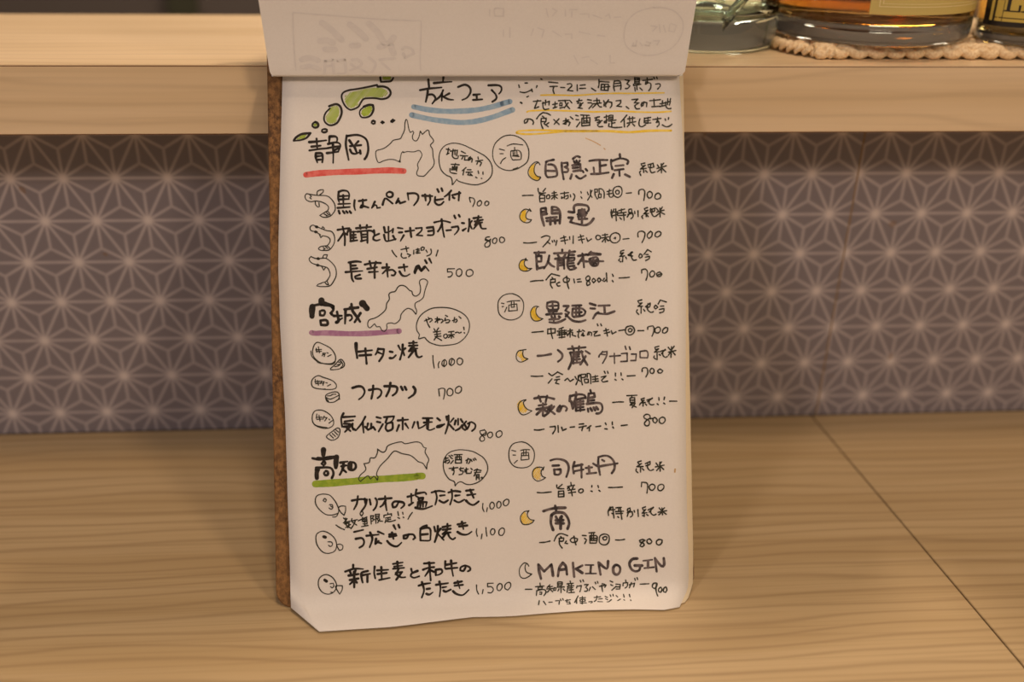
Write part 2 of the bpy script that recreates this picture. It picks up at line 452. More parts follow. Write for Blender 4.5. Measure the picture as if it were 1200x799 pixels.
# pages
G1 = [[87,2930,166,2931,244,2931,323,2931,402,2931,481,2931,561,2931,640,2931,720,2932,800,2931,880,2931,960,2931,1041,2931,1121,2931,1202,2931,1283,2931,1364,2931,1446,2931,1527,2931,1609,2931,1691,2931,1773,2931,1855,2932,1938,2932,2021,2932,2104,2932,2187,2933],[84,2813,162,2808,241,2808,320,2808,399,2809,478,2809,558,2809,638,2809,717,2810,798,2810,878,2810,958,2810,1039,2811,1120,2811,1200,2810,1282,2810,1363,2811,1444,2811,1526,2811,1608,2811,1690,2811,1772,2811,1854,2811,1937,2811,2020,2811,2103,2811,2187,2812],[80,2697,158,2687,237,2687,316,2688,396,2688,475,2689,555,2689,635,2689,715,2690,795,2690,876,2691,957,2691,1037,2692,1118,2692,1200,2692,1281,2692,1363,2692,1444,2692,1526,2692,1608,2692,1691,2693,1773,2692,1856,2692,1939,2692,2022,2692,2105,2692,2189,2693],[75,2583,153,2568,233,2569,312,2569,392,2570,472,2570,552,2571,632,2571,713,2572,793,2573,874,2574,955,2574,1036,2575,1118,2575,1199,2575,1281,2575,1363,2575,1445,2575,1528,2576,1610,2576,1693,2576,1775,2576,1859,2576,1942,2575,2025,2575,2109,2575,2193,2576],[70,2472,149,2452,228,2452,308,2453,388,2453,468,2454,549,2454,629,2455,710,2456,791,2457,873,2458,954,2459,1036,2460,1117,2460,1199,2459,1281,2460,1364,2460,1446,2460,1529,2461,1612,2461,1695,2461,1778,2461,1861,2461,1945,2460,2029,2460,2113,2459,2197,2461],[65,2362,144,2337,224,2338,304,2339,384,2339,465,2340,545,2340,626,2341,708,2342,789,2344,871,2345,952,2346,1034,2347,1116,2347,1199,2346,1281,2346,1364,2347,1446,2347,1529,2348,1613,2348,1696,2348,1779,2348,1863,2348,1947,2347,2031,2346,2115,2345,2200,2348],[61,2254,139,2225,219,2226,300,2226,380,2227,461,2227,542,2228,623,2229,704,2230,786,2232,868,2233,949,2235,1032,2236,1114,2235,1196,2235,1279,2235,1362,2236,1445,2236,1528,2237,1611,2237,1695,2238,1778,2237,1862,2237,1946,2236,2030,2235,2115,2234,2199,2237],[56,2148,135,2115,215,2115,295,2116,376,2116,457,2117,538,2117,619,2119,701,2120,783,2122,865,2124,947,2125,1029,2127,1111,2126,1194,2126,1277,2126,1360,2127,1443,2127,1526,2128,1610,2128,1693,2129,1777,2128,1861,2128,1945,2127,2029,2126,2114,2124,2199,2128],[52,2044,131,2006,211,2007,292,2007,372,2008,453,2009,535,2009,616,2011,698,2012,780,2014,862,2016,944,2018,1026,2019,1109,2019,1192,2018,1275,2019,1358,2019,1441,2020,1524,2021,1608,2021,1692,2022,1776,2021,1860,2021,1944,2020,2029,2018,2113,2017,2198,2021],[48,1943,127,1900,208,1901,288,1901,369,1902,450,1902,531,1903,613,1905,695,1906,777,1909,859,1911,941,1913,1024,1914,1106,1914,1189,1913,1272,1913,1356,1914,1439,1915,1522,1916,1606,1916,1690,1917,1774,1916,1858,1916,1943,1915,2027,1913,2112,1911,2197,1916],[45,1843,124,1796,204,1797,285,1797,366,1798,447,1798,528,1799,610,1801,692,1803,774,1805,856,1807,939,1809,1021,1811,1104,1811,1187,1810,1270,1810,1353,1811,1437,1812,1520,1813,1604,1814,1688,1814,1772,1814,1856,1813,1941,1812,2025,1810,2110,1808,2195,1813],[43,1745,124,1694,205,1694,285,1695,366,1696,447,1696,528,1697,610,1699,691,1701,773,1703,855,1706,937,1708,1020,1710,1103,1710,1185,1709,1269,1709,1352,1710,1435,1711,1519,1712,1602,1713,1686,1714,1770,1713,1855,1712,1939,1711,2023,1709,2108,1707,2193,1712],[45,1649,125,1594,206,1595,286,1595,367,1596,447,1597,529,1597,610,1599,691,1601,773,1604,855,1607,937,1609,1020,1611,1102,1611,1185,1610,1268,1610,1351,1612,1434,1613,1518,1614,1601,1614,1685,1615,1769,1614,1853,1614,1938,1613,2022,1610,2107,1608,2191,1614],[46,1556,126,1496,206,1497,287,1498,367,1498,448,1499,529,1500,610,1502,691,1504,773,1507,855,1510,937,1513,1019,1515,1101,1514,1184,1513,1267,1514,1350,1515,1433,1516,1516,1517,1599,1518,1683,1519,1767,1518,1851,1517,1935,1516,2019,1514,2103,1512,2188,1517],[47,1464,129,1401,209,1402,289,1402,369,1403,450,1404,530,1404,611,1407,692,1409,773,1412,855,1415,937,1418,1019,1420,1101,1420,1183,1419,1266,1419,1348,1421,1431,1422,1514,1423,1598,1424,1681,1425,1765,1424,1848,1423,1932,1422,2016,1420,2101,1417,2185,1423],[51,1375,133,1308,213,1308,292,1309,372,1310,452,1311,533,1311,613,1314,694,1316,775,1320,856,1323,937,1326,1019,1328,1101,1328,1183,1327,1265,1327,1348,1329,1430,1330,1513,1331,1596,1332,1679,1333,1763,1332,1846,1332,1930,1330,2014,1328,2098,1325,2182,1332],[54,1288,136,1217,216,1218,295,1218,375,1219,455,1220,535,1221,615,1223,695,1226,776,1229,857,1233,938,1236,1020,1239,1101,1238,1183,1237,1265,1237,1347,1239,1430,1241,1512,1242,1595,1243,1678,1244,1761,1243,1844,1242,1928,1241,2011,1238,2095,1235,2179,1242],[58,1203,140,1129,219,1129,298,1130,377,1131,457,1132,537,1132,617,1135,697,1138,777,1142,858,1145,939,1149,1020,1151,1102,1150,1183,1149,1265,1150,1347,1151,1429,1153,1511,1155,1594,1156,1677,1157,1760,1156,1843,1155,1926,1154,2009,1151,2093,1148,2177,1155],[61,1120,143,1042,222,1043,301,1044,380,1045,460,1046,539,1047,619,1049,699,1052,779,1056,859,1060,940,1063,1021,1066,1102,1065,1184,1064,1265,1064,1347,1066,1429,1068,1511,1070,1593,1071,1676,1072,1758,1071,1841,1070,1924,1069,2007,1066,2091,1063,2174,1070],[65,1040,145,959,224,960,303,960,382,961,461,962,541,963,620,966,700,969,780,973,861,977,941,981,1022,983,1103,982,1184,981,1265,982,1347,984,1429,986,1511,987,1593,988,1675,989,1758,988,1840,987,1923,986,2006,983,2089,980,2173,988],[67,962,146,878,225,878,304,879,383,880,462,881,541,882,621,885,700,888,780,892,861,896,941,900,1022,903,1103,902,1184,901,1265,901,1346,903,1428,905,1510,907,1592,908,1674,909,1757,908,1839,907,1922,906,2005,902,2088,899,2171,907],[68,887,147,799,226,800,304,801,383,802,462,802,541,803,621,806,701,810,780,814,861,818,941,822,1021,825,1102,824,1183,823,1264,823,1346,825,1427,827,1509,829,1591,830,1673,831,1756,830,1838,829,1921,828,2004,824,2086,821,2170,830],[69,814,148,723,227,724,305,724,384,725,463,726,542,727,621,730,701,734,781,738,860,742,941,747,1021,750,1102,748,1183,747,1264,748,1345,750,1427,752,1508,754,1590,755,1672,756,1755,755,1837,754,1920,752,2002,749,2085,745,2168,754],[70,743,149,649,227,650,306,651,385,652,463,653,542,654,622,657,701,661,781,665,861,669,941,674,1021,677,1102,676,1183,674,1264,675,1345,677,1426,679,1508,681,1590,682,1672,683,1754,682,1836,681,1919,679,2001,676,2084,672,2167,681],[71,675,150,578,228,579,307,580,385,581,464,582,543,583,622,586,702,590,781,594,861,599,941,603,1021,607,1102,605,1183,604,1264,604,1345,606,1426,609,1508,610,1589,612,1671,613,1754,612,1836,610,1918,609,2001,605,2084,601,2167,611],[71,609,151,510,229,510,307,511,386,512,465,513,544,514,623,518,702,522,782,526,861,531,941,535,1022,539,1102,537,1183,536,1264,536,1345,539,1426,541,1508,543,1589,544,1671,545,1753,544,1836,543,1918,541,2001,537,2083,533,2166,543],[72,546,152,444,230,445,308,446,387,447,466,448,544,449,623,452,703,456,782,461,862,466,942,470,1022,474,1102,472,1183,471,1264,471,1345,474,1426,476,1507,478,1589,479,1671,480,1753,479,1835,478,1918,476,2000,472,2083,468,2166,478],[73,486,153,381,231,382,309,383,388,384,466,385,545,386,624,389,704,394,783,398,863,403,942,408,1023,411,1103,410,1184,408,1264,409,1345,411,1426,414,1508,415,1589,417,1671,418,1753,417,1835,415,1918,413,2000,409,2083,405,2166,416],[74,428,154,321,232,322,310,323,389,324,467,325,546,326,625,329,704,334,784,339,863,343,943,348,1023,352,1104,350,1184,349,1265,349,1346,352,1427,354,1509,356,1590,357,1672,359,1754,357,1836,356,1919,354,2001,350,2084,346,2167,356],[75,373,154,263,232,264,311,265,389,267,468,268,547,269,626,272,705,277,785,282,864,287,944,292,1024,295,1105,294,1185,292,1266,293,1347,295,1428,297,1510,299,1591,301,1673,302,1755,301,1837,299,1920,297,2002,293,2085,289,2167,299],[76,321,155,209,233,210,311,211,390,212,468,214,547,215,626,218,706,223,785,228,865,233,945,238,1025,242,1105,240,1186,238,1267,239,1348,241,1429,244,1510,246,1592,247,1674,249,1756,247,1838,245,1920,244,2003,239,2086,235,2168,246],[76,272,155,158,233,159,312,160,390,162,469,163,548,164,627,168,706,172,785,177,865,183,945,188,1025,191,1105,190,1186,188,1266,188,1348,191,1429,194,1510,195,1592,197,1674,198,1756,197,1838,195,1921,193,2003,189,2086,184,2169,195],[77,227,155,111,233,112,311,113,389,114,468,115,547,116,626,120,705,125,785,130,865,135,944,141,1025,144,1105,143,1185,141,1266,141,1347,144,1428,146,1510,148,1591,150,1673,151,1755,150,1837,148,1920,146,2002,142,2085,137,2168,148],[77,184,154,66,232,68,309,69,387,70,466,71,545,72,624,76,704,81,783,86,863,92,943,97,1024,101,1104,99,1184,97,1265,98,1346,100,1428,103,1509,105,1591,106,1672,108,1754,106,1836,104,1919,102,2001,98,2083,93,2167,105],[77,145,155,27,232,28,308,29,385,30,463,31,541,33,619,37,698,41,778,47,859,52,940,57,1021,61,1101,59,1182,57,1262,58,1343,60,1425,63,1507,65,1588,66,1670,68,1752,66,1834,64,1917,62,1999,58,2081,53,2165,65],[77,110,165,-12,238,-11,312,-9,385,-8,461,-6,538,-5,616,0,694,5,773,11,852,16,932,22,1012,26,1092,24,1172,22,1252,22,1334,25,1416,28,1499,30,1581,31,1664,32,1746,31,1829,29,1911,27,1992,22,2073,18,2159,29],[77,79,187,-57,259,-55,331,-53,403,-50,476,-48,549,-46,622,-40,694,-33,768,-25,846,-19,926,-12,1005,-7,1084,-10,1162,-12,1242,-11,1323,-8,1404,-5,1486,-3,1568,-1,1650,0,1731,-1,1812,-3,1893,-6,1973,-11,2053,-16,2144,-3],[77,52,207,-100,277,-97,348,-95,419,-93,491,-91,563,-89,634,-82,706,-74,778,-65,851,-57,924,-48,999,-41,1076,-44,1154,-47,1232,-46,1312,-42,1393,-38,1474,-35,1555,-33,1636,-31,1716,-33,1797,-36,1877,-39,1955,-46,2033,-53,2124,-35],[79,31,222,-134,292,-132,362,-129,432,-127,503,-125,574,-123,644,-116,715,-108,786,-100,858,-91,930,-82,1004,-76,1080,-78,1156,-81,1232,-80,1308,-75,1385,-71,1463,-68,1543,-66,1624,-63,1703,-66,1782,-69,1861,-72,1938,-79,2016,-86,2106,-68],[80,15,234,-159,303,-156,372,-154,442,-152,512,-150,582,-147,652,-141,722,-133,792,-124,863,-116,935,-107,1008,-100,1084,-103,1159,-105,1234,-104,1309,-100,1386,-96,1462,-93,1539,-90,1617,-88,1694,-90,1772,-93,1850,-96,1927,-103,2005,-110,2093,-92],[81,7,239,-171,308,-169,377,-166,446,-164,516,-162,586,-160,656,-153,725,-145,795,-136,866,-128,938,-119,1010,-112,1085,-115,1160,-118,1235,-117,1310,-112,1386,-108,1462,-105,1539,-102,1616,-100,1693,-102,1771,-105,1848,-108,1925,-115,2002,-122,2087,-104]]
G2 = [[98,2931,177,2932,256,2932,335,2932,415,2932,494,2932,574,2932,654,2933,735,2933,815,2933,896,2933,977,2933,1058,2932,1139,2932,1220,2932,1301,2932,1383,2932,1465,2932,1547,2932,1629,2932,1712,2932,1794,2933,1877,2933,1960,2933,2044,2933,2127,2934,2211,2934],[95,2814,174,2814,253,2813,332,2813,412,2813,492,2813,572,2813,652,2813,732,2813,813,2813,894,2813,974,2813,1056,2813,1137,2813,1218,2813,1300,2813,1382,2813,1464,2812,1546,2812,1628,2812,1711,2812,1794,2812,1877,2812,1960,2812,2043,2812,2127,2813,2211,2814],[91,2699,170,2698,250,2696,329,2697,409,2696,489,2696,569,2696,649,2696,730,2696,810,2696,891,2696,972,2695,1053,2695,1135,2695,1216,2695,1298,2695,1380,2695,1462,2695,1545,2694,1627,2694,1710,2694,1793,2694,1876,2694,1959,2693,2043,2693,2126,2694,2210,2696],[88,2586,167,2584,246,2582,326,2582,406,2582,486,2581,566,2581,646,2581,727,2581,807,2580,888,2580,970,2580,1051,2580,1132,2579,1214,2579,1296,2579,1378,2579,1460,2578,1542,2578,1625,2578,1708,2578,1791,2577,1874,2577,1957,2577,2041,2576,2125,2577,2209,2580],[85,2475,164,2472,243,2469,323,2469,402,2469,482,2468,563,2468,643,2468,724,2467,805,2467,886,2467,967,2466,1048,2466,1130,2465,1212,2465,1293,2465,1376,2465,1458,2464,1540,2464,1623,2464,1706,2463,1789,2463,1872,2462,1955,2462,2039,2461,2123,2461,2207,2465],[81,2366,160,2362,240,2358,319,2358,399,2358,479,2357,560,2357,640,2356,721,2356,802,2355,883,2355,964,2354,1046,2354,1127,2353,1209,2353,1291,2353,1374,2352,1456,2352,1538,2352,1621,2351,1704,2351,1787,2350,1870,2349,1954,2348,2038,2348,2121,2348,2205,2353],[78,2258,157,2254,237,2250,317,2249,397,2249,477,2248,557,2247,638,2247,719,2246,800,2246,881,2245,962,2244,1044,2244,1126,2243,1208,2243,1290,2242,1372,2242,1455,2242,1538,2241,1620,2241,1703,2240,1787,2239,1870,2238,1954,2237,2037,2236,2121,2237,2205,2243],[75,2153,154,2148,234,2143,314,2142,394,2141,474,2141,555,2140,635,2139,716,2139,798,2138,879,2137,961,2136,1042,2136,1124,2135,1206,2135,1289,2134,1371,2134,1454,2133,1537,2133,1620,2132,1703,2131,1786,2130,1869,2129,1953,2128,2037,2127,2121,2128,2205,2134],[72,2050,151,2044,231,2038,311,2037,391,2036,472,2035,552,2035,633,2034,714,2033,796,2032,877,2031,959,2030,1041,2029,1123,2029,1205,2028,1287,2028,1370,2027,1453,2027,1536,2026,1619,2025,1702,2025,1785,2023,1869,2022,1953,2021,2037,2020,2121,2020,2205,2028],[69,1948,148,1942,228,1935,308,1934,389,1933,469,1932,550,1931,631,1930,712,1929,794,1928,875,1927,957,1926,1039,1925,1121,1925,1204,1924,1286,1923,1369,1923,1452,1922,1535,1922,1618,1921,1701,1920,1785,1919,1868,1917,1952,1916,2036,1915,2121,1915,2205,1924],[66,1849,145,1842,225,1834,306,1833,386,1832,467,1831,548,1830,629,1829,710,1828,792,1826,873,1825,955,1824,1037,1823,1120,1823,1202,1822,1285,1821,1368,1821,1451,1820,1534,1819,1617,1818,1700,1818,1784,1816,1868,1815,1952,1813,2036,1812,2120,1812,2205,1821],[66,1752,146,1743,226,1735,306,1734,387,1733,467,1732,548,1731,629,1729,710,1728,792,1727,874,1725,955,1724,1038,1723,1120,1722,1202,1722,1285,1721,1367,1720,1450,1720,1533,1719,1617,1718,1700,1717,1784,1716,1867,1714,1951,1712,2035,1711,2120,1712,2204,1721],[68,1656,147,1647,227,1639,308,1637,388,1636,468,1635,549,1633,630,1632,711,1631,793,1629,874,1628,956,1626,1038,1625,1120,1625,1202,1624,1285,1623,1367,1622,1450,1621,1533,1621,1616,1620,1700,1619,1783,1617,1867,1615,1951,1614,2034,1612,2119,1613,2203,1624],[69,1563,149,1554,229,1544,309,1543,389,1541,469,1540,550,1538,631,1537,712,1535,793,1534,875,1532,956,1531,1038,1530,1120,1529,1203,1528,1285,1527,1367,1526,1450,1526,1533,1525,1616,1524,1699,1523,1783,1521,1866,1519,1950,1517,2034,1515,2118,1517,2202,1528],[70,1472,150,1462,230,1452,310,1450,390,1449,471,1447,551,1445,632,1444,713,1442,794,1441,875,1439,957,1437,1039,1436,1121,1435,1203,1434,1285,1434,1367,1433,1450,1432,1533,1431,1616,1430,1699,1429,1782,1427,1866,1425,1949,1423,2033,1421,2117,1422,2201,1435],[72,1383,152,1372,231,1362,311,1360,391,1358,472,1357,552,1355,633,1353,714,1351,795,1350,876,1348,957,1346,1039,1345,1121,1344,1203,1343,1285,1342,1367,1341,1450,1340,1533,1340,1616,1339,1699,1337,1782,1335,1865,1333,1949,1331,2033,1329,2116,1331,2201,1344],[73,1297,153,1285,233,1274,312,1272,392,1270,473,1268,553,1267,633,1265,714,1263,795,1261,876,1259,958,1257,1039,1256,1121,1255,1203,1254,1285,1253,1367,1252,1450,1251,1533,1250,1615,1249,1698,1248,1781,1246,1865,1244,1948,1242,2032,1240,2116,1241,2200,1255],[75,1212,154,1200,234,1188,314,1186,394,1184,474,1183,554,1181,634,1179,715,1177,796,1175,877,1173,958,1171,1040,1169,1121,1168,1203,1167,1285,1166,1367,1165,1450,1164,1532,1163,1615,1162,1698,1161,1781,1159,1864,1157,1948,1154,2031,1152,2115,1154,2199,1168],[76,1130,156,1117,235,1105,315,1103,394,1101,474,1099,555,1097,635,1095,716,1093,796,1091,877,1089,958,1087,1040,1085,1121,1084,1203,1083,1285,1082,1367,1081,1450,1080,1532,1079,1615,1078,1698,1076,1781,1074,1864,1072,1947,1069,2031,1067,2115,1068,2199,1084],[77,1050,157,1037,236,1024,316,1022,396,1020,475,1018,555,1016,636,1013,716,1011,797,1009,878,1007,959,1005,1040,1003,1122,1002,1203,1001,1285,1000,1367,999,1450,998,1532,996,1615,995,1698,994,1781,992,1864,989,1947,987,2031,984,2114,986,2198,1001],[79,973,158,959,237,945,317,943,396,941,476,939,556,937,636,934,717,932,797,930,878,928,959,925,1041,924,1122,922,1204,921,1285,920,1367,919,1450,918,1532,917,1615,915,1697,914,1780,911,1863,909,1947,906,2030,904,2114,905,2198,922],[80,898,159,883,239,869,318,867,397,865,477,862,557,860,637,858,717,855,798,853,879,851,960,848,1041,846,1122,845,1204,844,1286,843,1368,842,1450,840,1532,839,1615,838,1697,836,1780,834,1863,831,1947,828,2030,826,2114,827,2197,844],[81,825,160,810,240,795,319,793,398,791,478,788,558,786,638,783,718,781,799,778,879,776,960,774,1041,772,1122,770,1204,769,1286,768,1368,767,1450,765,1532,764,1615,763,1697,761,1780,758,1863,756,1946,753,2030,750,2113,752,2197,769],[82,755,161,739,241,724,320,722,399,719,479,717,558,714,638,712,719,709,799,707,880,704,960,702,1042,700,1123,698,1204,697,1286,695,1368,694,1450,693,1532,691,1615,690,1697,688,1780,685,1863,683,1946,680,2030,677,2113,679,2197,697],[83,687,162,671,241,655,321,653,400,650,479,648,559,645,639,643,719,640,800,637,880,635,961,632,1042,630,1123,628,1204,627,1286,626,1368,624,1450,623,1532,621,1615,620,1697,618,1780,615,1863,612,1946,609,2029,606,2113,608,2197,627],[84,621,163,605,242,589,321,587,401,584,480,581,560,579,640,576,720,573,800,570,880,568,961,565,1042,563,1123,561,1205,560,1286,558,1368,557,1450,555,1532,554,1615,552,1697,551,1780,548,1863,544,1946,541,2029,538,2113,540,2196,560],[85,559,164,542,243,526,322,523,401,520,481,517,560,515,640,512,720,509,800,506,881,503,962,501,1042,498,1124,497,1205,495,1286,494,1368,492,1450,491,1532,489,1615,488,1697,486,1780,483,1863,479,1946,476,2029,473,2113,475,2196,495],[86,499,165,481,244,465,323,462,402,459,481,456,561,453,641,451,721,448,801,445,881,442,962,439,1043,437,1124,435,1205,433,1287,432,1368,430,1450,429,1532,427,1615,426,1697,424,1780,420,1863,417,1946,414,2029,411,2112,413,2196,433],[87,441,166,423,245,406,324,404,403,401,482,398,562,395,641,392,721,389,801,386,882,383,962,380,1043,378,1124,376,1205,374,1287,373,1368,371,1450,369,1532,368,1615,366,1697,364,1780,361,1863,358,1946,354,2029,351,2112,353,2196,374],[87,387,166,369,245,351,324,348,403,345,483,342,562,339,642,336,722,333,802,330,882,327,963,324,1043,322,1124,320,1206,318,1287,317,1369,315,1450,313,1533,312,1615,310,1697,308,1780,304,1863,301,1946,298,2029,294,2112,296,2196,318],[88,335,167,316,246,299,325,296,404,293,483,290,563,287,642,284,722,280,802,277,882,274,963,271,1044,269,1125,267,1206,265,1287,263,1369,262,1451,260,1533,258,1615,257,1697,255,1780,251,1863,248,1946,244,2029,241,2112,243,2196,265],[89,286,168,267,246,249,325,246,404,243,483,240,563,237,642,234,722,231,802,228,883,224,963,221,1044,219,1125,217,1206,215,1287,213,1369,212,1450,210,1532,208,1615,206,1697,204,1780,201,1862,197,1945,194,2028,190,2112,192,2195,214],[89,241,168,222,247,203,326,200,405,197,484,194,563,191,642,188,722,184,802,181,882,178,963,175,1043,172,1124,170,1205,168,1286,167,1368,165,1449,163,1531,161,1613,160,1696,157,1778,154,1861,150,1943,147,2026,143,2110,145,2194,168],[90,199,169,179,247,160,326,157,405,154,484,151,563,148,642,145,722,141,802,138,882,135,962,131,1043,129,1123,127,1204,125,1285,123,1367,122,1448,120,1530,118,1612,116,1694,114,1777,110,1859,107,1942,103,2025,99,2108,102,2192,124],[90,160,169,140,248,121,326,118,405,115,484,112,563,108,642,105,722,102,802,99,882,95,962,92,1042,89,1123,87,1204,85,1285,84,1366,82,1447,80,1529,78,1611,76,1693,74,1775,70,1858,67,1940,63,2023,59,2106,62,2191,85],[91,125,169,105,247,86,325,83,403,79,482,76,561,73,639,70,718,66,798,63,877,60,957,56,1037,54,1117,52,1198,50,1278,48,1360,46,1441,45,1522,43,1604,41,1686,39,1767,35,1849,31,1931,28,2013,24,2097,26,2189,49],[91,94,169,74,247,54,324,51,402,48,480,45,559,42,637,39,716,35,794,32,873,29,952,25,1032,23,1111,21,1191,19,1271,17,1352,15,1432,13,1513,11,1594,9,1675,7,1756,3,1837,-1,1917,-5,1998,-9,2082,-7,2177,18],[92,67,171,47,252,28,329,25,405,21,482,18,559,15,637,12,714,8,792,5,869,1,947,-3,1025,-6,1104,-8,1183,-10,1262,-12,1341,-14,1421,-16,1501,-18,1581,-20,1662,-23,1741,-28,1820,-33,1899,-38,1978,-43,2064,-40,2163,-11],[95,46,177,25,257,5,333,2,409,-2,484,-5,560,-9,637,-12,713,-16,789,-20,866,-24,942,-28,1019,-32,1097,-34,1174,-37,1252,-39,1330,-42,1409,-45,1487,-47,1566,-50,1645,-54,1722,-59,1800,-65,1878,-71,1955,-76,2039,-73,2149,-38],[100,30,181,9,261,-13,336,-16,411,-20,486,-24,561,-28,637,-32,712,-37,788,-41,863,-46,939,-51,1015,-55,1091,-58,1168,-60,1245,-63,1322,-66,1399,-69,1477,-71,1554,-74,1632,-78,1709,-83,1785,-89,1862,-94,1939,-100,2022,-96,2130,-62],[103,22,184,0,262,-22,336,-26,411,-30,487,-34,562,-39,637,-43,712,-48,788,-53,863,-58,939,-63,1014,-67,1090,-70,1166,-73,1242,-75,1318,-78,1394,-81,1471,-83,1549,-86,1626,-89,1702,-95,1778,-100,1855,-106,1931,-111,2013,-108,2121,-73]]
under = tag(grid_sheet('paper_sheet', G2, -0.42, M_cream), 'cream underlying sheet showing as a thin strip past the right side of the menu page', 'paper')
page = tag(grid_sheet('menu_page', G1, 0.0, M_paper), 'white menu page covered in handwritten black and grey lettering with coloured underlines', 'menu')

# ---------------------------------------------------------------- handwriting
def smooth_path(P, step):
    """Catmull-Rom through the traced points, keeping sharp corners"""
    n = len(P)
    if n < 3: return list(P), []
    closed = math.dist(P[0], P[-1]) < 1e-6 and n > 4
    def ang(a, b, c):
        v1 = (b[0]-a[0], b[1]-a[1]); v2 = (c[0]-b[0], c[1]-b[1])
        l = math.hypot(*v1)*math.hypot(*v2)
        return math.degrees(math.acos(max(-1, min(1, (v1[0]*v2[0]+v1[1]*v2[1])/l)))) if l else 0
    sharp = [False]*n
    for i in range(1, n-1): sharp[i] = ang(P[i-1], P[i], P[i+1]) > 78
    out, corners = [P[0]], []
    for i in range(n-1):
        p1, p2 = P[i], P[i+1]
        p0 = P[i-1] if i > 0 and not sharp[i] else (P[-2] if closed and i == 0 else p1)
        p3 = P[i+2] if i+2 < n and not sharp[i+1] else (P[1] if closed and i+2 >= n else p2)
        if sharp[i]: p0 = p1
        k = max(1, min(8, int(math.dist(p1, p2)/step)))
        for j in range(1, k+1):
            f = j/k
            out.append(tuple(0.5*((2*b)+(-a+c)*f+(2*a-5*b+4*c-d)*f*f+(-a+3*b-3*c+d)*f**3) for a, b, c, d in zip(p0, p1, p2, p3)))
        if i+1 < n-1 and sharp[i+1]: corners.append(len(out)-1)
    return out, corners
LEVEL = {'blue': .05, 'red': .05, 'purple': .05, 'lime': .05, 'yellow': .05, 'green': .06, 'yellowf': .06, 'stain': .05, 'ghost': .05, 'grey': .10, 'pen': .13, 'brush': .12, 'fine': .14}
def stroke(V, F, P, w, style, fn):
    P, corners = smooth_path(P, 0.55 if w < 1.6 else 0.9)
    Q = [P[0]]
    for p in P[1:]:
        if math.dist(p, Q[-1]) > 0.03: Q.append(p)
    if len(Q) < 2: Q = [Q[0], (Q[0][0]+.06, Q[0][1]+.02)]
    n = len(Q)
    tot = sum(math.dist(Q[i], Q[i+1]) for i in range(n-1)); s = 0.0
    r0, r1, ph = random.uniform(.92, 1.12), random.uniform(.62, .95), random.uniform(0, 6)
    L, R = [], []
    W = []
    for i, p in enumerate(Q):
        a, b = Q[max(i-1, 0)], Q[min(i+1, n-1)]
        tx, ty = b[0]-a[0], b[1]-a[1]; l = math.hypot(tx, ty) or 1
        if i: s += math.dist(Q[i-1], p)
        f = s/tot
        hw = w/2
        if style in ('brush', 'pen') and tot > 2: hw *= r0+(r1-r0)*f+.10*math.sin(ph+f*5)
        elif style == 'grey': hw *= 1+.12*math.sin(ph+f*6)
        elif style == 'fine': hw *= 1+.12*math.sin(ph+f*9)
        elif style in ('blue', 'red', 'purple', 'lime', 'yellow'): hw *= 1+.05*math.sin(ph+s*.35)+.02*math.sin(s*2.1)
        W.append(hw)
        L.append((p[0]-ty/l*hw, p[1]+tx/l*hw)); R.append((p[0]+ty/l*hw, p[1]-tx/l*hw))
    b0 = len(V)
    for l_, r_ in zip(L, R): V.append(fn(*l_)); V.append(fn(*r_))
    for i in range(n-1): F.append((b0+2*i, b0+2*i+1, b0+2*i+3, b0+2*i+2))
    for i in [0, n-1]+corners:
        i = min(i, n-1)
        b1 = len(V); kk = 8 if w < 1.6 else 12
        for k in range(kk):
            a = 2*math.pi*k/kk
            V.append(fn(Q[i][0]+W[i]*math.cos(a), Q[i][1]+W[i]*math.sin(a)))
        F.append(tuple(range(b1, b1+kk)))
def inside(p, poly):
    c = False; j = len(poly)-1
    for i in range(len(poly)):
        a, b = poly[i], poly[j]
        if (a[1] > p[1]) != (b[1] > p[1]) and p[0] < (b[0]-a[0])*(p[1]-a[1])/(b[1]-a[1])+a[0]: c = not c
        j = i
    return c
def hatch(V, F, poly, fn, dense):
    """pencil strokes inside an outline; dense ones leave no paper between them"""
    ca, sa = math.cos(math.radians(52)), math.sin(math.radians(52))
    us = [p[0]*sa-p[1]*ca for p in poly]
    gap = 0.42 if dense else 0.74
    k = min(us)+.2
    while k < max(us):
        run = []
        cs = [p[0]*ca+p[1]*sa for p in poly]
        t = min(cs)
        while t < max(cs):
            p = (k*sa+t*ca, -k*ca+t*sa)
            if inside(p, poly): run.append(p)
            elif run:
                if len(run) > 1: stroke(V, F, [run[0], run[-1]], .58, 'flat', fn)
                run = []
            t += .12
        if len(run) > 1: stroke(V, F, [run[0], run[-1]], .58, 'flat', fn)
        k += gap*random.uniform(.8, 1.2)
def write(entries, root, surface, div=10.0, divv=10.0):
    part = None
    for top, name, pen, w, label, data in entries:
        lvl = LEVEL[pen]
        fn = lambda u, v: surface(u, v, lvl)
        V, F = [], []
        for st in data.split(';'):
            t = st.split(); mode = ''
            if t[0] in 'fh': mode = t.pop(0)
            P = [(int(t[i])/div, int(t[i+1])/divv) for i in range(0, len(t), 2)]
            if mode: hatch(V, F, P, fn, mode == 'f')
            else: stroke(V, F, P, w, pen, fn)
        o = mesh(name, V, F, INK[pen], None)
        if top or part is None:
            o.parent = root; part = o
        else: o.parent = part
        if label: o['label'] = label
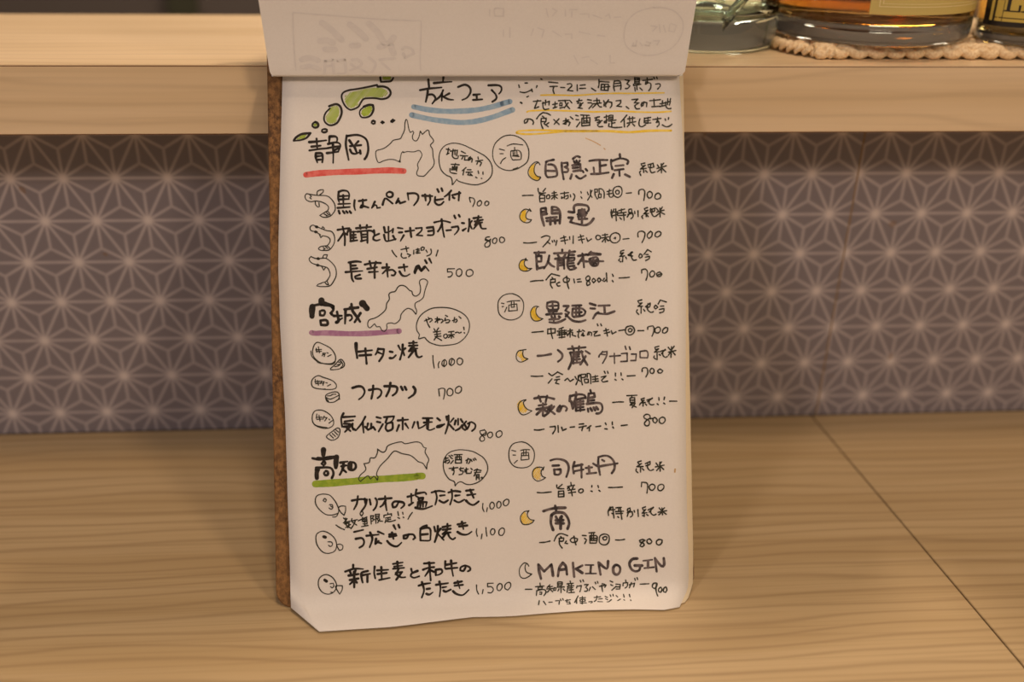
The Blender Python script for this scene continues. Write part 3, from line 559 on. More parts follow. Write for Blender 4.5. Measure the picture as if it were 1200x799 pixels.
HANDWRITING = [
 (1, 'island_drawing', 'pen', 1.23, 'green map of an island chain with black outlines', '589 2757 592 2733 619 2734 645 2737 658 2755;574 2708 608 2708 633 2695 642 2672 626 2650 595 2642 562 2647 529 2647 501 2643 486 2625 472 2602 444 2588 427 2587 406 2603 391 2631 386 2659 396 2677 424 2689 463 2695 507 2703 541 2710 572 2717;320 2605 339 2612 359 2616 378 2603 385 2575 377 2546 360 2518 337 2506 315 2507 296 2524 293 2547 303 2572 325 2594;500 2602 528 2612 548 2610 550 2585 535 2557 513 2546 488 2547 478 2563 481 2583 501 2602;248 2522 261 2513 261 2499 247 2492 233 2499 234 2513 248 2522;293 2485 306 2482 306 2473 291 2467 280 2473 282 2481 293 2485;135 2425 146 2441 177 2459 221 2464 201 2440 171 2428 135 2424;548 2528 557 2524 556 2515 547 2511 539 2517 541 2525 548 2528;595 2523 603 2519 596 2513 588 2519 596 2523;642 2524 650 2534 659 2529 647 2521 641 2527'),
 (0, 'island_fill', 'green', 0.0, '', 'f 603 2760 603 2746 642 2746 645 2760;h 432 2677 474 2687 507 2695 541 2701 596 2700 624 2684 626 2667 601 2653 573 2652 534 2657 501 2652 478 2636 467 2611 439 2596 419 2601 403 2631 404 2658;h 336 2602 364 2607 373 2580 367 2552 351 2520 326 2513 306 2526 303 2547 318 2575;f 505 2594 530 2606 542 2599 540 2580 524 2558 499 2553 487 2566 492 2583;f 248 2514 257 2507 247 2499 238 2508;f 150 2432 177 2453 204 2456 187 2439'),
 (1, 'heading_text', 'pen', 1.23, 'black title lettering above the blue underlines', '841 2745 844 2703;796 2689 843 2697 910 2703;837 2697 835 2669 825 2627;836 2664 859 2666 871 2657 876 2641 859 2617;870 2726 916 2730 964 2733;921 2757 917 2732;918 2689 903 2658 876 2635;912 2669 909 2632;909 2659 943 2641 971 2637;950 2671 917 2653;997 2705 1034 2717 1059 2702 1062 2677 1044 2649 1017 2636;1078 2663 1112 2666;1094 2663 1095 2637;1075 2636 1124 2639;1158 2713 1204 2714 1225 2705 1226 2685 1213 2668;1175 2688 1197 2662 1198 2642 1177 2626'),
 (1, 'underline', 'blue', 2.8, 'pair of blue marker underlines', '761 2601 835 2586 919 2577 1003 2577 1088 2583 1173 2599 1230 2616;1230 2616 1270 2627;750 2558 834 2538 918 2525 1007 2517 1087 2523 1172 2543 1229 2563 1283 2583'),
 (1, 'prefecture_name', 'brush', 1.32, 'bold lettering of the first prefecture name', '252 2435 255 2379;214 2417 253 2420 302 2426;225 2393 272 2398;214 2373 269 2381 318 2385;247 2356 245 2340 254 2309;247 2358 276 2357 282 2334 279 2311;250 2342 275 2344;254 2324 274 2325;320 2446 350 2446 359 2434 356 2415;319 2443 316 2412;311 2407 349 2415 370 2409 375 2395 363 2367;308 2385 341 2391 371 2395;304 2359 334 2362 363 2366;336 2405 337 2350 335 2307;340 2373 364 2384;408 2451 403 2406 408 2367 416 2322;411 2448 458 2454 491 2445 513 2423 519 2378 511 2344 499 2326;421 2426 438 2400;468 2420 449 2400;424 2395 482 2400;446 2395 459 2361;424 2377 434 2358 456 2355 478 2367;476 2372 478 2355'),
 (1, 'underline', 'red', 3.13, 'red marker underline', '194 2246 266 2254 377 2259 487 2262 599 2266 632 2266 702 2262'),
 (1, 'prefecture_map', 'fine', 0.48, 'outline map of the first prefecture', '720 2535 713 2512 710 2478 697 2450 686 2433 652 2425 635 2408 607 2386 584 2377 561 2370 557 2349 564 2318 574 2307 600 2318 628 2324 656 2322 683 2309 686 2332 694 2360 712 2362 723 2365 757 2363 785 2370 799 2348 790 2325 775 2297 778 2275 769 2252 774 2238 793 2234 810 2236 833 2260 856 2285 863 2308 858 2336 855 2376 845 2398 862 2421 842 2452 839 2472 829 2477 804 2455 793 2473 786 2444 775 2424 764 2421 753 2430 752 2450 759 2464 754 2473 740 2465 732 2489 726 2529 720 2535;678 2315 686 2309 682 2321;698 2365 704 2359'),
 (1, 'speech_bubble', 'fine', 0.55, 'speech bubble with a small note about locals', '955 2188 955 2208 948 2228 923 2240 898 2268 888 2313 893 2356 912 2387 937 2402 971 2408 1013 2400 1050 2383 1094 2360 1133 2337 1161 2303 1169 2266 1162 2232 1136 2204 1102 2190 1074 2186 1034 2192 989 2206 980 2216 958 2188'),
 (0, 'bubble_text', 'fine', 0.68, '', '928 2376 947 2372;940 2381 933 2350;929 2348 942 2355;949 2365 987 2370 981 2341;964 2375 960 2344;960 2361 959 2340 970 2327 988 2328 990 2340;973 2372 973 2347;1007 2364 1029 2353;1001 2342 1040 2339;1018 2339 1008 2323;1026 2339 1023 2318 1043 2318;1048 2320 1054 2335 1043 2326 1044 2315 1057 2323 1054 2332 1064 2323 1060 2306;1094 2334 1096 2323;1082 2312 1119 2316;1096 2313 1087 2295;1100 2310 1113 2303 1104 2286;952 2296 994 2293;975 2300 969 2286;959 2284 954 2265;957 2279 984 2283 979 2259;962 2274 980 2274;960 2267 980 2267;946 2273 947 2253 979 2246;1030 2278 1010 2261;1019 2264 1013 2239;1036 2266 1056 2266;1030 2253 1063 2254;1047 2253 1038 2239 1061 2235;1052 2244 1063 2234;1093 2260 1096 2246;1080 2227 1087 2222;1119 2254 1119 2242;1109 2220 1112 2219'),
 (1, 'sake_mark', 'fine', 0.55, 'first circled sake mark', '1266 2449 1300 2443 1339 2420 1361 2383 1365 2343 1354 2304 1319 2278 1296 2267 1256 2260 1217 2271 1189 2294 1174 2328 1174 2368 1186 2402 1209 2427 1238 2444 1269 2449;1279 2266 1305 2276;1209 2375 1236 2368;1212 2350 1229 2350;1242 2329 1224 2316 1213 2298;1250 2391 1282 2401 1333 2396;1290 2383 1290 2370;1270 2364 1268 2339 1277 2317;1270 2364 1310 2367 1324 2349 1323 2321;1281 2364 1282 2337 1312 2334;1301 2364 1302 2337;1290 2367 1290 2338;1280 2316 1320 2318;1278 2337 1309 2341'),
 (1, 'sake_mark', 'fine', 0.55, 'second circled sake mark', '1261 1606 1292 1592 1314 1567 1318 1533 1306 1493 1277 1472 1243 1467 1210 1478 1188 1501 1182 1535 1186 1569 1207 1594 1235 1605 1264 1606;1200 1557 1214 1554;1204 1538 1212 1539;1228 1534 1222 1520 1216 1509;1230 1562 1263 1568 1298 1568;1240 1546 1238 1514;1240 1546 1282 1551 1284 1517;1254 1562 1252 1537;1267 1562 1268 1536;1253 1534 1270 1535;1239 1514 1284 1517'),
 (1, 'sake_mark', 'fine', 0.55, 'third circled sake mark', '1293 824 1318 815 1346 789 1356 761 1350 721 1326 694 1287 687 1248 697 1226 725 1221 759 1227 792 1250 817 1293 825;1237 781 1258 775;1243 756 1257 755;1265 727 1248 712;1283 778 1306 783 1331 781;1289 765 1285 729;1289 765 1325 767 1327 732;1300 779 1299 751;1313 779 1311 751;1288 751 1325 751;1287 728 1327 731'),
 (1, 'animal_doodle', 'fine', 0.55, 'first curled eel doodle', '196 2147 187 2136 192 2116 214 2105 242 2108 274 2102 302 2085 307 2068 300 2054;196 2147 209 2144 250 2138 297 2135 319 2121 338 2093 341 2062 328 2040 317 2029;300 2054 284 2047 261 2032 278 2023 300 2023 317 2029 312 2043 300 2054;249 2141 251 2158 267 2166 282 2167 281 2155 264 2141;239 2108 241 2088 252 2077 260 2079 258 2099;212 2139 220 2133 212 2125 219 2119;284 2040 303 2029;295 2048 309 2034;292 2037 296 2029'),
 (1, 'animal_doodle', 'fine', 0.55, 'second curled eel doodle', '242 1976 223 1982 210 1971 214 1954 239 1946 263 1931;242 1976 266 1964 294 1953 321 1947 334 1925 334 1891 320 1864 306 1852;274 1926 299 1920 312 1906 309 1889 295 1872;295 1872 262 1869 251 1859 262 1850 303 1850 311 1858 295 1872;258 1931 264 1916 274 1926;269 1962 275 1973 284 1965 280 1959;276 1864 286 1858 278 1854;289 1867 300 1858;236 1975 246 1971;239 1946 247 1947'),
 (0, 'eye_mark', 'pen', 1.45, '', '242 1973 246 1972;237 1947 240 1946'),
 (1, 'animal_doodle', 'fine', 0.55, 'third curled eel doodle', '250 1806 231 1809 212 1818 202 1804 216 1784 246 1773 279 1764;250 1806 286 1808 315 1788 337 1757 340 1718 325 1685 305 1663 266 1660 239 1664 244 1671 261 1677;279 1764 298 1755 309 1724 300 1702 290 1688;272 1808 278 1825 296 1826 292 1811;267 1765 276 1746 287 1761;258 1676 278 1683 290 1671 300 1668 292 1691 283 1685'),
 (0, 'eye_mark', 'pen', 1.45, '', '247 1807 251 1806;244 1773 248 1772'),
 (1, 'menu_item_text', 'brush', 1.19, 'first food line in bold brush lettering', '361 2154 358 2118 363 2101;361 2155 383 2162 408 2157 416 2137 413 2123;366 2132 410 2134;366 2115 413 2117;384 2137 384 2076;358 2091 419 2093;354 2071 417 2075;359 2056 364 2041;381 2054 389 2043;398 2053 405 2045;416 2053 423 2043;443 2111 440 2081 445 2058;465 2106 504 2111;485 2114 484 2075 473 2072 478 2083 514 2071;548 2102 539 2085 531 2069 548 2085 556 2082 559 2068 575 2071;588 2085 596 2110 607 2118 640 2091;624 2153 641 2146 640 2130 626 2124 612 2130 610 2144 624 2153;671 2118 658 2093 673 2106 679 2092 707 2101;720 2145 724 2109;722 2143 758 2144 775 2131 771 2106 751 2080;797 2131 850 2128;811 2136 814 2105;836 2133 837 2105 824 2082;864 2124 862 2096 877 2082 894 2084 908 2098;866 2107 906 2113;876 2165 883 2150;898 2169 903 2155;949 2157 932 2138 912 2124;940 2140 938 2107;954 2132 997 2143;991 2148 987 2103;957 2121 965 2116'),
 (1, 'price', 'fine', 0.61, 'price of the first food line', '1047 2120 1044 2117 1049 2094;1047 2118 1066 2114 1072 2097 1061 2071;1103 2103 1089 2096 1084 2081 1094 2073 1106 2082 1108 2096 1100 2103;1137 2099 1127 2093 1125 2079 1133 2074 1145 2082 1146 2093 1137 2099'),
 (1, 'menu_item_text', 'brush', 1.19, 'second food line in bold brush lettering', '352 1956 393 1962 410 1963;378 1972 388 1919 387 1874;384 1941 353 1898;387 1938 401 1930;412 1963 401 1938;418 1955 417 1896;420 1944 456 1946;420 1927 445 1929;420 1913 447 1915;417 1896 453 1900;434 1946 433 1897;448 1963 526 1970;468 1979 470 1960;504 1979 501 1962;454 1945 509 1950 528 1948 542 1939;473 1941 476 1898;506 1945 505 1886;475 1929 503 1931;475 1915 503 1917;472 1895 503 1902;540 1951 543 1925;567 1933 539 1920 536 1903 552 1897 570 1902;593 1967 598 1939 617 1941 637 1955;640 1958 637 1938;616 1969 615 1899;592 1927 600 1896 619 1895 653 1904;639 1921 650 1901;665 1963 690 1959;670 1938 687 1939;695 1923 677 1893;704 1943 751 1949;729 1962 734 1914;759 1959 791 1962 787 1945 762 1923 793 1920;817 1961 849 1965 853 1944 849 1924 821 1922;824 1943 849 1946;856 1989 901 1997 940 1988;895 2005 900 1952 907 1911;897 1980 886 1958 874 1941;919 1946 944 1948;948 1962 979 1967 984 1954 975 1937 961 1923;962 2024 968 2010;986 2027 991 2018;1002 1984 1013 1983;1006 1945 1023 1956;1041 2004 1040 1973 1034 1939;1055 1995 1044 1978 1054 1953;1064 2009 1106 2014;1090 2020 1089 2000;1069 1992 1112 2000;1086 2000 1069 1972 1100 1983;1075 1981 1109 1986;1083 1978 1063 1952;1097 1980 1105 1955 1128 1953;1089 1995 1097 1975'),
 (1, 'price', 'fine', 0.61, 'price of the second food line', '1146 1909 1127 1906 1123 1892 1149 1883 1152 1897 1137 1886 1120 1870 1123 1855 1140 1857 1148 1869 1146 1883 1126 1898;1175 1903 1163 1894 1162 1878 1174 1873 1184 1886 1183 1900 1175 1903;1211 1907 1200 1900 1200 1883 1211 1877 1224 1885 1224 1899 1211 1907'),
 (1, 'small_note', 'fine', 0.68, 'small slanted note above the third food line', '632 1845 640 1829 655 1811;705 1864 710 1836;679 1848 719 1856;682 1828 679 1814 690 1803 706 1805;712 1825 729 1819 718 1809;746 1844 745 1824;757 1847 774 1849;766 1852 767 1827 757 1830 779 1829;760 1838 774 1840;791 1860 801 1857 798 1845 785 1843 784 1855 791 1860;810 1843 816 1832;835 1848 838 1834 832 1820 813 1812;872 1842 866 1822 862 1811'),
 (1, 'menu_item_text', 'brush', 1.25, 'third food line in bold brush lettering', '406 1784 445 1789 470 1786;415 1784 416 1734;417 1767 442 1768;420 1750 450 1753;389 1734 477 1739;419 1736 421 1700 429 1684;463 1719 438 1711 441 1700 468 1699;489 1772 533 1780 572 1779;514 1789 522 1754;547 1785 536 1749;502 1749 552 1757;510 1732 558 1734;539 1754 539 1701;580 1754 616 1756;603 1773 607 1706;611 1753 580 1723;605 1739 633 1742 649 1727 640 1713 627 1714;666 1753 711 1758;692 1769 697 1734;669 1733 682 1713 702 1708 722 1718;749 1723 761 1748 769 1751 783 1734 800 1750;747 1729 758 1757 770 1762 783 1736 797 1756 803 1759 822 1734;804 1790 812 1775;826 1798 837 1775'),
 (1, 'price', 'fine', 0.61, 'price of the third food line', '957 1743 920 1743 920 1726 940 1727 946 1714 936 1702 923 1700;985 1742 969 1734 967 1711 980 1702 994 1713 995 1733 985 1742;1038 1738 1021 1730 1019 1710 1032 1701 1052 1710 1053 1729 1038 1738'),
 (1, 'prefecture_name', 'brush', 1.5, 'bold lettering of the second prefecture name', '215 1561 276 1571 309 1565 325 1557;262 1535 275 1535 279 1524 272 1510 253 1511 253 1533;255 1483 283 1485 292 1474 288 1460 258 1460 254 1483;324 1506 365 1506;341 1528 348 1478 335 1470;335 1473 368 1494;380 1539 452 1546;385 1533 381 1464;393 1508 412 1508 418 1491 406 1480;416 1566 421 1532 443 1499 459 1473;462 1518 431 1471;322 1554 322 1537 308 1521 316 1512;408 1549 430 1546 452 1550'),
 (0, 'thick_stroke', 'brush', 3.26, '', '215 1556 212 1531 212 1506;262 1588 262 1574;474 1568 485 1556 496 1542'),
 (0, 'thick_stroke', 'brush', 2.26, '', '276 1570 309 1560 322 1545'),
 (1, 'underline', 'purple', 2.8, 'purple marker underline', '208 1421 229 1417 279 1418 416 1411 527 1412 610 1417 660 1420'),
 (1, 'prefecture_map', 'fine', 0.55, 'outline map of the second prefecture', '750 1507 742 1518 729 1532 707 1538 687 1525 672 1505 666 1480 641 1460 619 1464 597 1457 598 1437 585 1420 571 1426 560 1446 546 1444 534 1461 522 1450 510 1440 500 1447 499 1467 509 1483 539 1492 567 1509 593 1535 599 1566 613 1588 611 1613 622 1624 644 1629 659 1651 676 1660 698 1654 720 1632 731 1628 736 1610 752 1602 772 1616 777 1644 772 1675 779 1688 799 1691 815 1677 806 1649 797 1621 791 1596 774 1579 749 1566 746 1546 754 1526 750 1507'),
 (1, 'speech_bubble', 'fine', 0.55, 'speech bubble with a note about tenderness', '762 1378 766 1400 754 1420 752 1453 767 1490 795 1517 835 1536 885 1540 935 1534 980 1516 1013 1490 1029 1454 1025 1414 1008 1384 985 1362 959 1348 914 1341 870 1340 825 1354 803 1371 792 1384 762 1378'),
 (0, 'bubble_text', 'fine', 0.68, '', '794 1471 806 1475 828 1483 835 1474 822 1464;814 1489 820 1480;803 1480 811 1455 821 1436;850 1480 873 1480;861 1489 862 1460;864 1479 850 1463;861 1471 884 1478 892 1468 881 1459;904 1498 915 1492;904 1484 900 1470 917 1475 927 1470 920 1460 906 1459;940 1469 962 1477 966 1469 957 1460;952 1486 948 1461;975 1491 985 1481;843 1429 849 1418;867 1432 857 1418;840 1411 877 1415;857 1415 858 1392;846 1398 877 1402;848 1387 879 1389;860 1392 842 1370;858 1381 881 1367;894 1395 907 1400 913 1386 901 1377 892 1386 894 1395;919 1410 947 1413;917 1394 949 1396;933 1411 933 1377;931 1393 918 1380;935 1393 946 1382;955 1405 966 1409 975 1403 986 1408;999 1433 1001 1420;1001 1405 1003 1402'),
 (1, 'ingredient_doodle', 'fine', 0.55, 'first meat lump doodle with a slice', '242 1370 272 1357 305 1337 326 1306 329 1278 317 1256 282 1256 249 1266 222 1289 212 1314 215 1342 226 1364 242 1370;203 1326 208 1298 230 1275 249 1262 304 1258 326 1270;231 1339 233 1319;242 1347 247 1316;228 1331 258 1333;231 1322 258 1323;269 1313 260 1299;263 1313 277 1313 271 1296;266 1306 274 1305;285 1315 291 1313;290 1296 307 1304;351 1278 364 1275 375 1255 369 1239 341 1228 303 1226 302 1232 325 1251 351 1278;325 1242 344 1245 358 1261;336 1250 347 1253;345 1264 359 1267;353 1275 367 1250 355 1236'),
 (1, 'ingredient_doodle', 'fine', 0.55, 'second meat lump doodle with a cut block', '237 1197 264 1188 308 1171 329 1151 329 1132 307 1124 263 1126 219 1134 204 1151 209 1179 237 1197;260 1126 274 1127;223 1178 225 1159;234 1173 239 1148;220 1166 247 1168;225 1156 250 1158;255 1169 250 1156;253 1167 269 1165 262 1147;255 1158 266 1157;277 1160 284 1158;285 1142 301 1150;276 1094 301 1107 328 1111 342 1103 344 1079 322 1060 295 1057 279 1066 276 1094;279 1083 300 1074 342 1092;284 1091 301 1092 312 1099 328 1098;276 1080 289 1063;328 1065 347 1074'),
 (1, 'ingredient_doodle', 'fine', 0.55, 'third meat lump doodle with a slice', '237 1019 267 1013 299 989 314 958 306 933 276 923 243 929 216 944 205 966 206 994 217 1013 237 1019;205 958 227 938 279 927;228 999 225 977;239 993 244 962;225 982 255 981;228 971 252 972;266 987 258 970;263 981 280 978 268 962;290 971 293 967;290 950 308 963;276 882 308 908 331 923 344 918 344 896 332 872 308 861 291 865 276 882;294 889 311 872;306 896 322 880;317 905 333 888;325 913 338 902'),
 (1, 'menu_item_text', 'brush', 1.25, 'fourth food line in bold brush lettering', '447 1317 519 1323;453 1297 513 1299;484 1333 486 1292 489 1253;550 1332 544 1313 535 1299;550 1329 580 1327 574 1295 554 1265;550 1311 571 1302;610 1314 624 1311;610 1280 626 1280 641 1294;655 1344 666 1321;678 1349 674 1310 662 1271;691 1329 680 1318 685 1293;711 1356 753 1358;734 1364 733 1342;711 1342 755 1343;736 1342 710 1314 747 1325;719 1328 755 1327;730 1311 707 1281;744 1319 749 1291 762 1280 777 1286;733 1342 741 1314'),
 (0, 'thick_stroke', 'brush', 1.88, '', '436 1359 437 1320 441 1284'),
 (1, 'price', 'fine', 0.61, 'price of the fourth food line', '834 1288 835 1256 840 1222;868 1256 861 1241 863 1224;896 1266 883 1257 881 1238 892 1229 904 1240 904 1257 895 1265;932 1271 921 1262 919 1243 929 1234 945 1245 945 1262 932 1271;974 1272 962 1264 961 1245 975 1236 988 1247 988 1264 974 1272;893 1261 890 1235;935 1268 926 1240'),
 (1, 'menu_item_text', 'brush', 1.38, 'fifth food line in bold brush lettering', '414 1129 444 1137 466 1131 476 1108 465 1084 446 1069;499 1116 543 1121 562 1109 558 1087 542 1073;521 1138 518 1105 510 1071;579 1134 632 1132 645 1121 639 1099 620 1084;610 1150 604 1116 587 1081;665 1129 673 1112;684 1128 692 1113;729 1127 739 1110 731 1088 703 1069'),
 (1, 'price', 'fine', 0.61, 'price of the fifth food line', '860 1113 864 1076;860 1110 876 1116 892 1112 892 1092 885 1059;918 1114 905 1103 906 1081 920 1075 934 1086 933 1105 918 1114;966 1124 950 1113 948 1094 965 1088 979 1101 979 1118 966 1124'),
 (1, 'menu_item_text', 'brush', 1.19, 'sixth food line in bold brush lettering', '365 998 353 973 357 929;362 979 397 980 424 981;370 956 414 961;367 945 402 939 413 911;366 929 408 933;411 944 410 922 426 910;396 928 371 902;377 926 399 906;477 978 457 943 429 910;463 948 467 895;490 942 484 917;476 926 490 909 517 924 527 908;507 941 506 916;535 974 557 968;537 950 554 946;567 937 544 899;573 973 626 976 617 955 600 944;590 970 581 945;589 939 617 944 616 911 591 900 581 914 589 939;645 954 698 957;670 966 669 906;650 929 638 899;683 936 699 911;731 943 719 913;747 943 752 909 772 917 788 928;775 962 825 961;780 939 822 941;800 961 796 911 810 899 835 907;850 960 864 948;847 914 863 914 886 928;898 967 900 946;909 972 907 930 890 878;935 957 918 937;911 927 935 899;959 954 958 923;946 945 940 924;973 951 982 936;979 921 965 903 944 893;1001 939 986 922 980 906 994 894 1011 908 1020 930;989 928 1005 900;1009 927 1028 935 1048 921 1045 901 1030 888'),
 (0, 'thick_stroke', 'brush', 1.88, '', '800 955 798 908;852 916 875 923'),
 (1, 'price', 'fine', 0.61, 'price of the sixth food line', '1092 891 1072 888 1075 872 1097 863 1106 877 1095 894;1100 877 1083 864 1070 847 1077 833 1091 836 1095 849 1077 870;1125 880 1111 869 1114 855 1125 849 1138 862 1134 878 1125 880;1173 885 1157 873 1159 856 1172 851 1187 864 1186 880 1173 885'),
 (1, 'prefecture_name', 'brush', 1.38, 'bold lettering of the third prefecture name', '202 771 240 764 279 774 333 778;259 753 267 743 259 733 248 742 259 753;220 721 267 722 294 718 306 702 307 682 299 666;269 703 280 697 278 683 266 682 260 692 269 703;344 744 382 749;349 725 374 729;360 744 357 714 340 681;354 711 373 694;388 739 387 710 409 704 423 717 420 737 404 745 388 739'),
 (0, 'thick_stroke', 'brush', 2.88, '', '259 813 258 786;226 712 222 690 223 668;325 773 322 748 321 720'),
 (0, 'thick_stroke', 'brush', 2.0, '', '230 768 273 767 317 773;396 740 398 707'),
 (1, 'underline', 'lime', 3.69, 'light green marker underline', '214 638 293 640 402 645 512 651 622 654 705 657 739 660;739 662 766 661'),
 (1, 'prefecture_map', 'fine', 0.55, 'outline map of the third prefecture', '533 648 537 664 529 675 535 697 552 724 586 756 614 789 631 795 664 781 702 772 724 758 746 737 770 727 789 697;789 697 792 722 801 747 783 784 789 806 775 812 764 831 737 840 681 832 662 842 626 837 590 823 578 798 562 791 537 808 536 791 523 764 499 763 492 740 465 735 475 710 469 696 447 678 436 656 446 644 480 671 488 671 497 654 515 669 524 661 533 647'),
 (1, 'speech_bubble', 'fine', 0.55, 'speech bubble with a note about sake', '936 604 932 626 905 641 883 675 876 714 882 747 902 774 930 787 969 792 1025 783 1058 767 1089 744 1107 707 1105 673 1083 640 1055 619 1021 609 993 611 966 625 946 617 936 604'),
 (0, 'bubble_text', 'fine', 0.68, '', '882 747 902 751;890 755 890 725;890 739 882 728;893 736 907 741 909 730 898 723;907 763 916 757;919 765 927 761;915 752 924 747;929 737 915 721;935 767 976 767;941 754 940 723;941 755 971 756 971 723;951 766 949 742;962 766 962 742;940 740 971 740;940 723 971 723;995 735 1013 743 1017 732 1008 718;1006 746 999 721;1021 740 1027 729;1033 742 1038 734;1042 745 1049 736;906 696 951 699;929 704 931 684 920 688 931 693 932 676 926 663;959 692 981 695;967 700 964 683 978 680 975 666 958 662;987 685 1006 690;996 696 995 674 985 676 998 682 996 667 1020 668 1022 676;1020 693 1027 686;1037 681 1054 689;1051 686 1073 680;1039 670 1070 672;1054 686 1036 653;1047 658 1062 661 1062 633;1047 658 1047 633;1049 650 1060 651;1049 643 1060 642;1075 645 1083 642 1078 636 1073 642'),
 (1, 'fish_doodle', 'fine', 0.55, 'first round fish doodle', '251 585 286 578 315 544 331 505 328 483 317 466 300 465;328 483 295 475 262 481 230 509 214 537 214 564 226 580 251 585;331 511 345 520 367 518 366 493 358 472 342 488 331 511;285 529 299 529 302 514 293 505 282 512;290 522 297 517;260 562 269 554 263 543 253 551 260 562'),
 (1, 'fish_doodle', 'fine', 0.55, 'second round fish doodle', '247 394 282 380 309 352 317 319 308 291 280 279 248 285 221 317 212 350 217 380 247 394;317 320 333 324 349 315 345 296 330 292 317 319;273 338 292 336 296 322 286 313 276 320'),
 (0, 'eye_mark', 'pen', 1.57, '', '252 365 261 362'),
 (1, 'fish_doodle', 'fine', 0.55, 'third round fish doodle', '256 170 289 157 310 126 311 99 293 75 265 69 236 83 220 116 226 152 256 170;309 109 342 109 341 89 328 66 315 88 309 109;280 122 296 124 299 108 290 100 282 107;282 78 290 77'),
 (0, 'eye_mark', 'pen', 1.57, '', '253 142 262 135'),
 (1, 'menu_item_text', 'brush', 1.25, 'seventh food line in bold brush lettering', '400 546 444 552 477 549 468 517 446 487;431 568 425 530 409 500;466 553 468 528;491 549 496 522;521 554 529 537 523 510 509 492;538 549 604 552;571 563 573 524 578 488;573 541 559 519 545 509;636 533 620 534 608 523 611 504 625 506 636 522 642 533;639 533 664 527 669 513 652 498;687 556 720 563;706 570 707 520;694 512 716 525;734 591 728 563 742 552;734 571 776 576 784 566;744 546 767 548 762 534 747 535 744 546;741 524 738 502;741 527 786 525 780 501;753 524 752 502;766 523 766 501;727 498 768 490 814 504;812 574 848 581 881 576;831 582 839 548 830 510;856 556 881 558;852 531 874 519 897 531;900 571 931 578 962 573;916 585 919 546 907 508;936 553 959 555;930 529 952 518 982 531;993 577 1032 581;998 554 1042 558;1014 581 1031 539;991 526 1008 509 1030 502 1057 519'),
 (1, 'price', 'fine', 0.61, 'price of the seventh food line', '1079 507 1077 484 1084 465;1102 484 1097 464;1125 513 1115 500 1118 480 1130 478 1139 493 1134 510 1125 513;1162 516 1152 504 1153 485 1164 481 1174 495 1171 512 1162 516;1204 526 1188 514 1188 497 1201 491 1215 505 1214 523 1204 526'),
 (1, 'small_note', 'fine', 0.68, 'small slanted note between two food lines', '316 423 335 409 358 398;355 458 368 446;366 457 368 421;354 433 387 440;374 454 360 438;360 427 384 432 376 407;365 408 390 423;368 421 387 407;398 453 395 440;395 440 426 447;415 444 409 425 392 401;401 434 422 419;449 490 457 479 448 465 440 477 449 490;431 441 475 459;453 457 450 438 475 440 473 456;453 446 472 448;456 435 475 437 475 423 455 424;447 410 480 415;465 437 463 412;495 464 497 422;496 464 511 465 503 450 513 444 502 436;520 471 521 424;519 470 539 471 537 451;522 460 537 461;522 450 537 451;527 449 535 437 555 434;541 445 530 427;563 464 563 453;563 464 602 471 602 460;583 477 584 469;571 450 596 453;584 452 582 433;585 442 597 443;574 442 568 426;575 433 596 431 621 437;635 481 638 461;634 450 643 446;660 476 662 466;662 452 665 449;710 474 698 459 687 440'),
 (1, 'menu_item_text', 'brush', 1.25, 'eighth food line in bold brush lettering', '408 384 455 393;416 348 446 351 458 335 453 314 434 302;471 362 534 366;490 378 501 345 486 302;531 381 561 367;520 344 516 319;519 330 547 320;516 318 533 333;589 364 622 365;589 353 625 357;603 373 610 341;577 331 596 311 626 301 651 320;612 410 622 390;637 412 642 398;688 360 663 355 663 341 677 341 688 357;688 361 713 359 722 342 712 334;783 403 752 388 749 327;751 388 786 392 802 381 801 339 795 325 749 327;757 357 788 359;822 396 827 371;841 399 838 360 823 316;855 384 840 362 857 340 870 325;866 392 908 399;891 408 891 380;866 378 907 382;891 377 865 356 904 363;877 364 907 363;882 358 862 334;893 358 901 338 917 326 930 334;944 403 986 410;952 392 994 396;967 416 974 377;943 364 965 351 993 349 1017 363'),
 (1, 'price', 'fine', 0.61, 'price of the eighth food line', '1044 377 1041 360 1046 338;1071 348 1066 324;1092 381 1093 359 1096 336;1125 374 1115 361 1119 344 1130 343 1139 357 1135 372 1125 374;1173 375 1160 362 1161 342 1175 337 1188 352 1187 372 1173 375'),
 (1, 'menu_item_text', 'brush', 1.25, 'ninth food line in bold brush lettering', '400 214 399 194;358 181 404 194 451 191;382 184 387 170;412 188 407 172;376 160 426 166;404 178 403 98;381 137 425 143;403 136 381 115;406 136 417 122;475 180 442 171 442 143 447 121;447 159 486 165;472 161 471 123;510 201 507 168 512 140;522 181 580 182;524 162 571 166;544 197 545 133;532 131 587 140;605 211 655 217;610 197 652 201;604 186 662 189;627 221 629 183;632 180 615 155;618 164 651 168 620 129;623 155 645 140 667 140;698 182 703 160;731 170 700 158 695 144 711 135 739 142;793 212 768 205;765 207 818 208;759 175 789 184 817 186;793 206 795 162 798 118;792 173 769 141;800 170 817 161;825 172 825 144;825 172 853 173 858 157 841 146 825 144;876 214 873 178;876 195 934 203;878 175 938 178;906 216 909 174 915 136;978 188 956 180 953 164 969 160 981 179;978 188 1001 179 1005 164 992 157'),
 (1, 'menu_item_text', 'brush', 1.25, 'second row of the ninth food line', '735 93 760 100 796 104;752 111 762 69 750 32;776 74 793 76;774 50 789 45 808 56;825 94 888 100;843 110 848 77 842 33;859 79 879 81;864 62 875 56 901 66;921 99 960 106;921 85 965 88;938 109 948 70;913 57 931 42 964 36 995 61'),
 (1, 'price', 'fine', 0.61, 'price of the ninth food line', '1036 84 1037 58 1046 36;1070 59 1065 38;1124 90 1094 90 1094 72 1113 72 1124 57 1112 41 1095 43;1158 87 1145 75 1144 56 1157 50 1170 66 1167 84 1158 87;1203 91 1186 79 1185 60 1199 51 1214 67 1214 86 1203 91'),
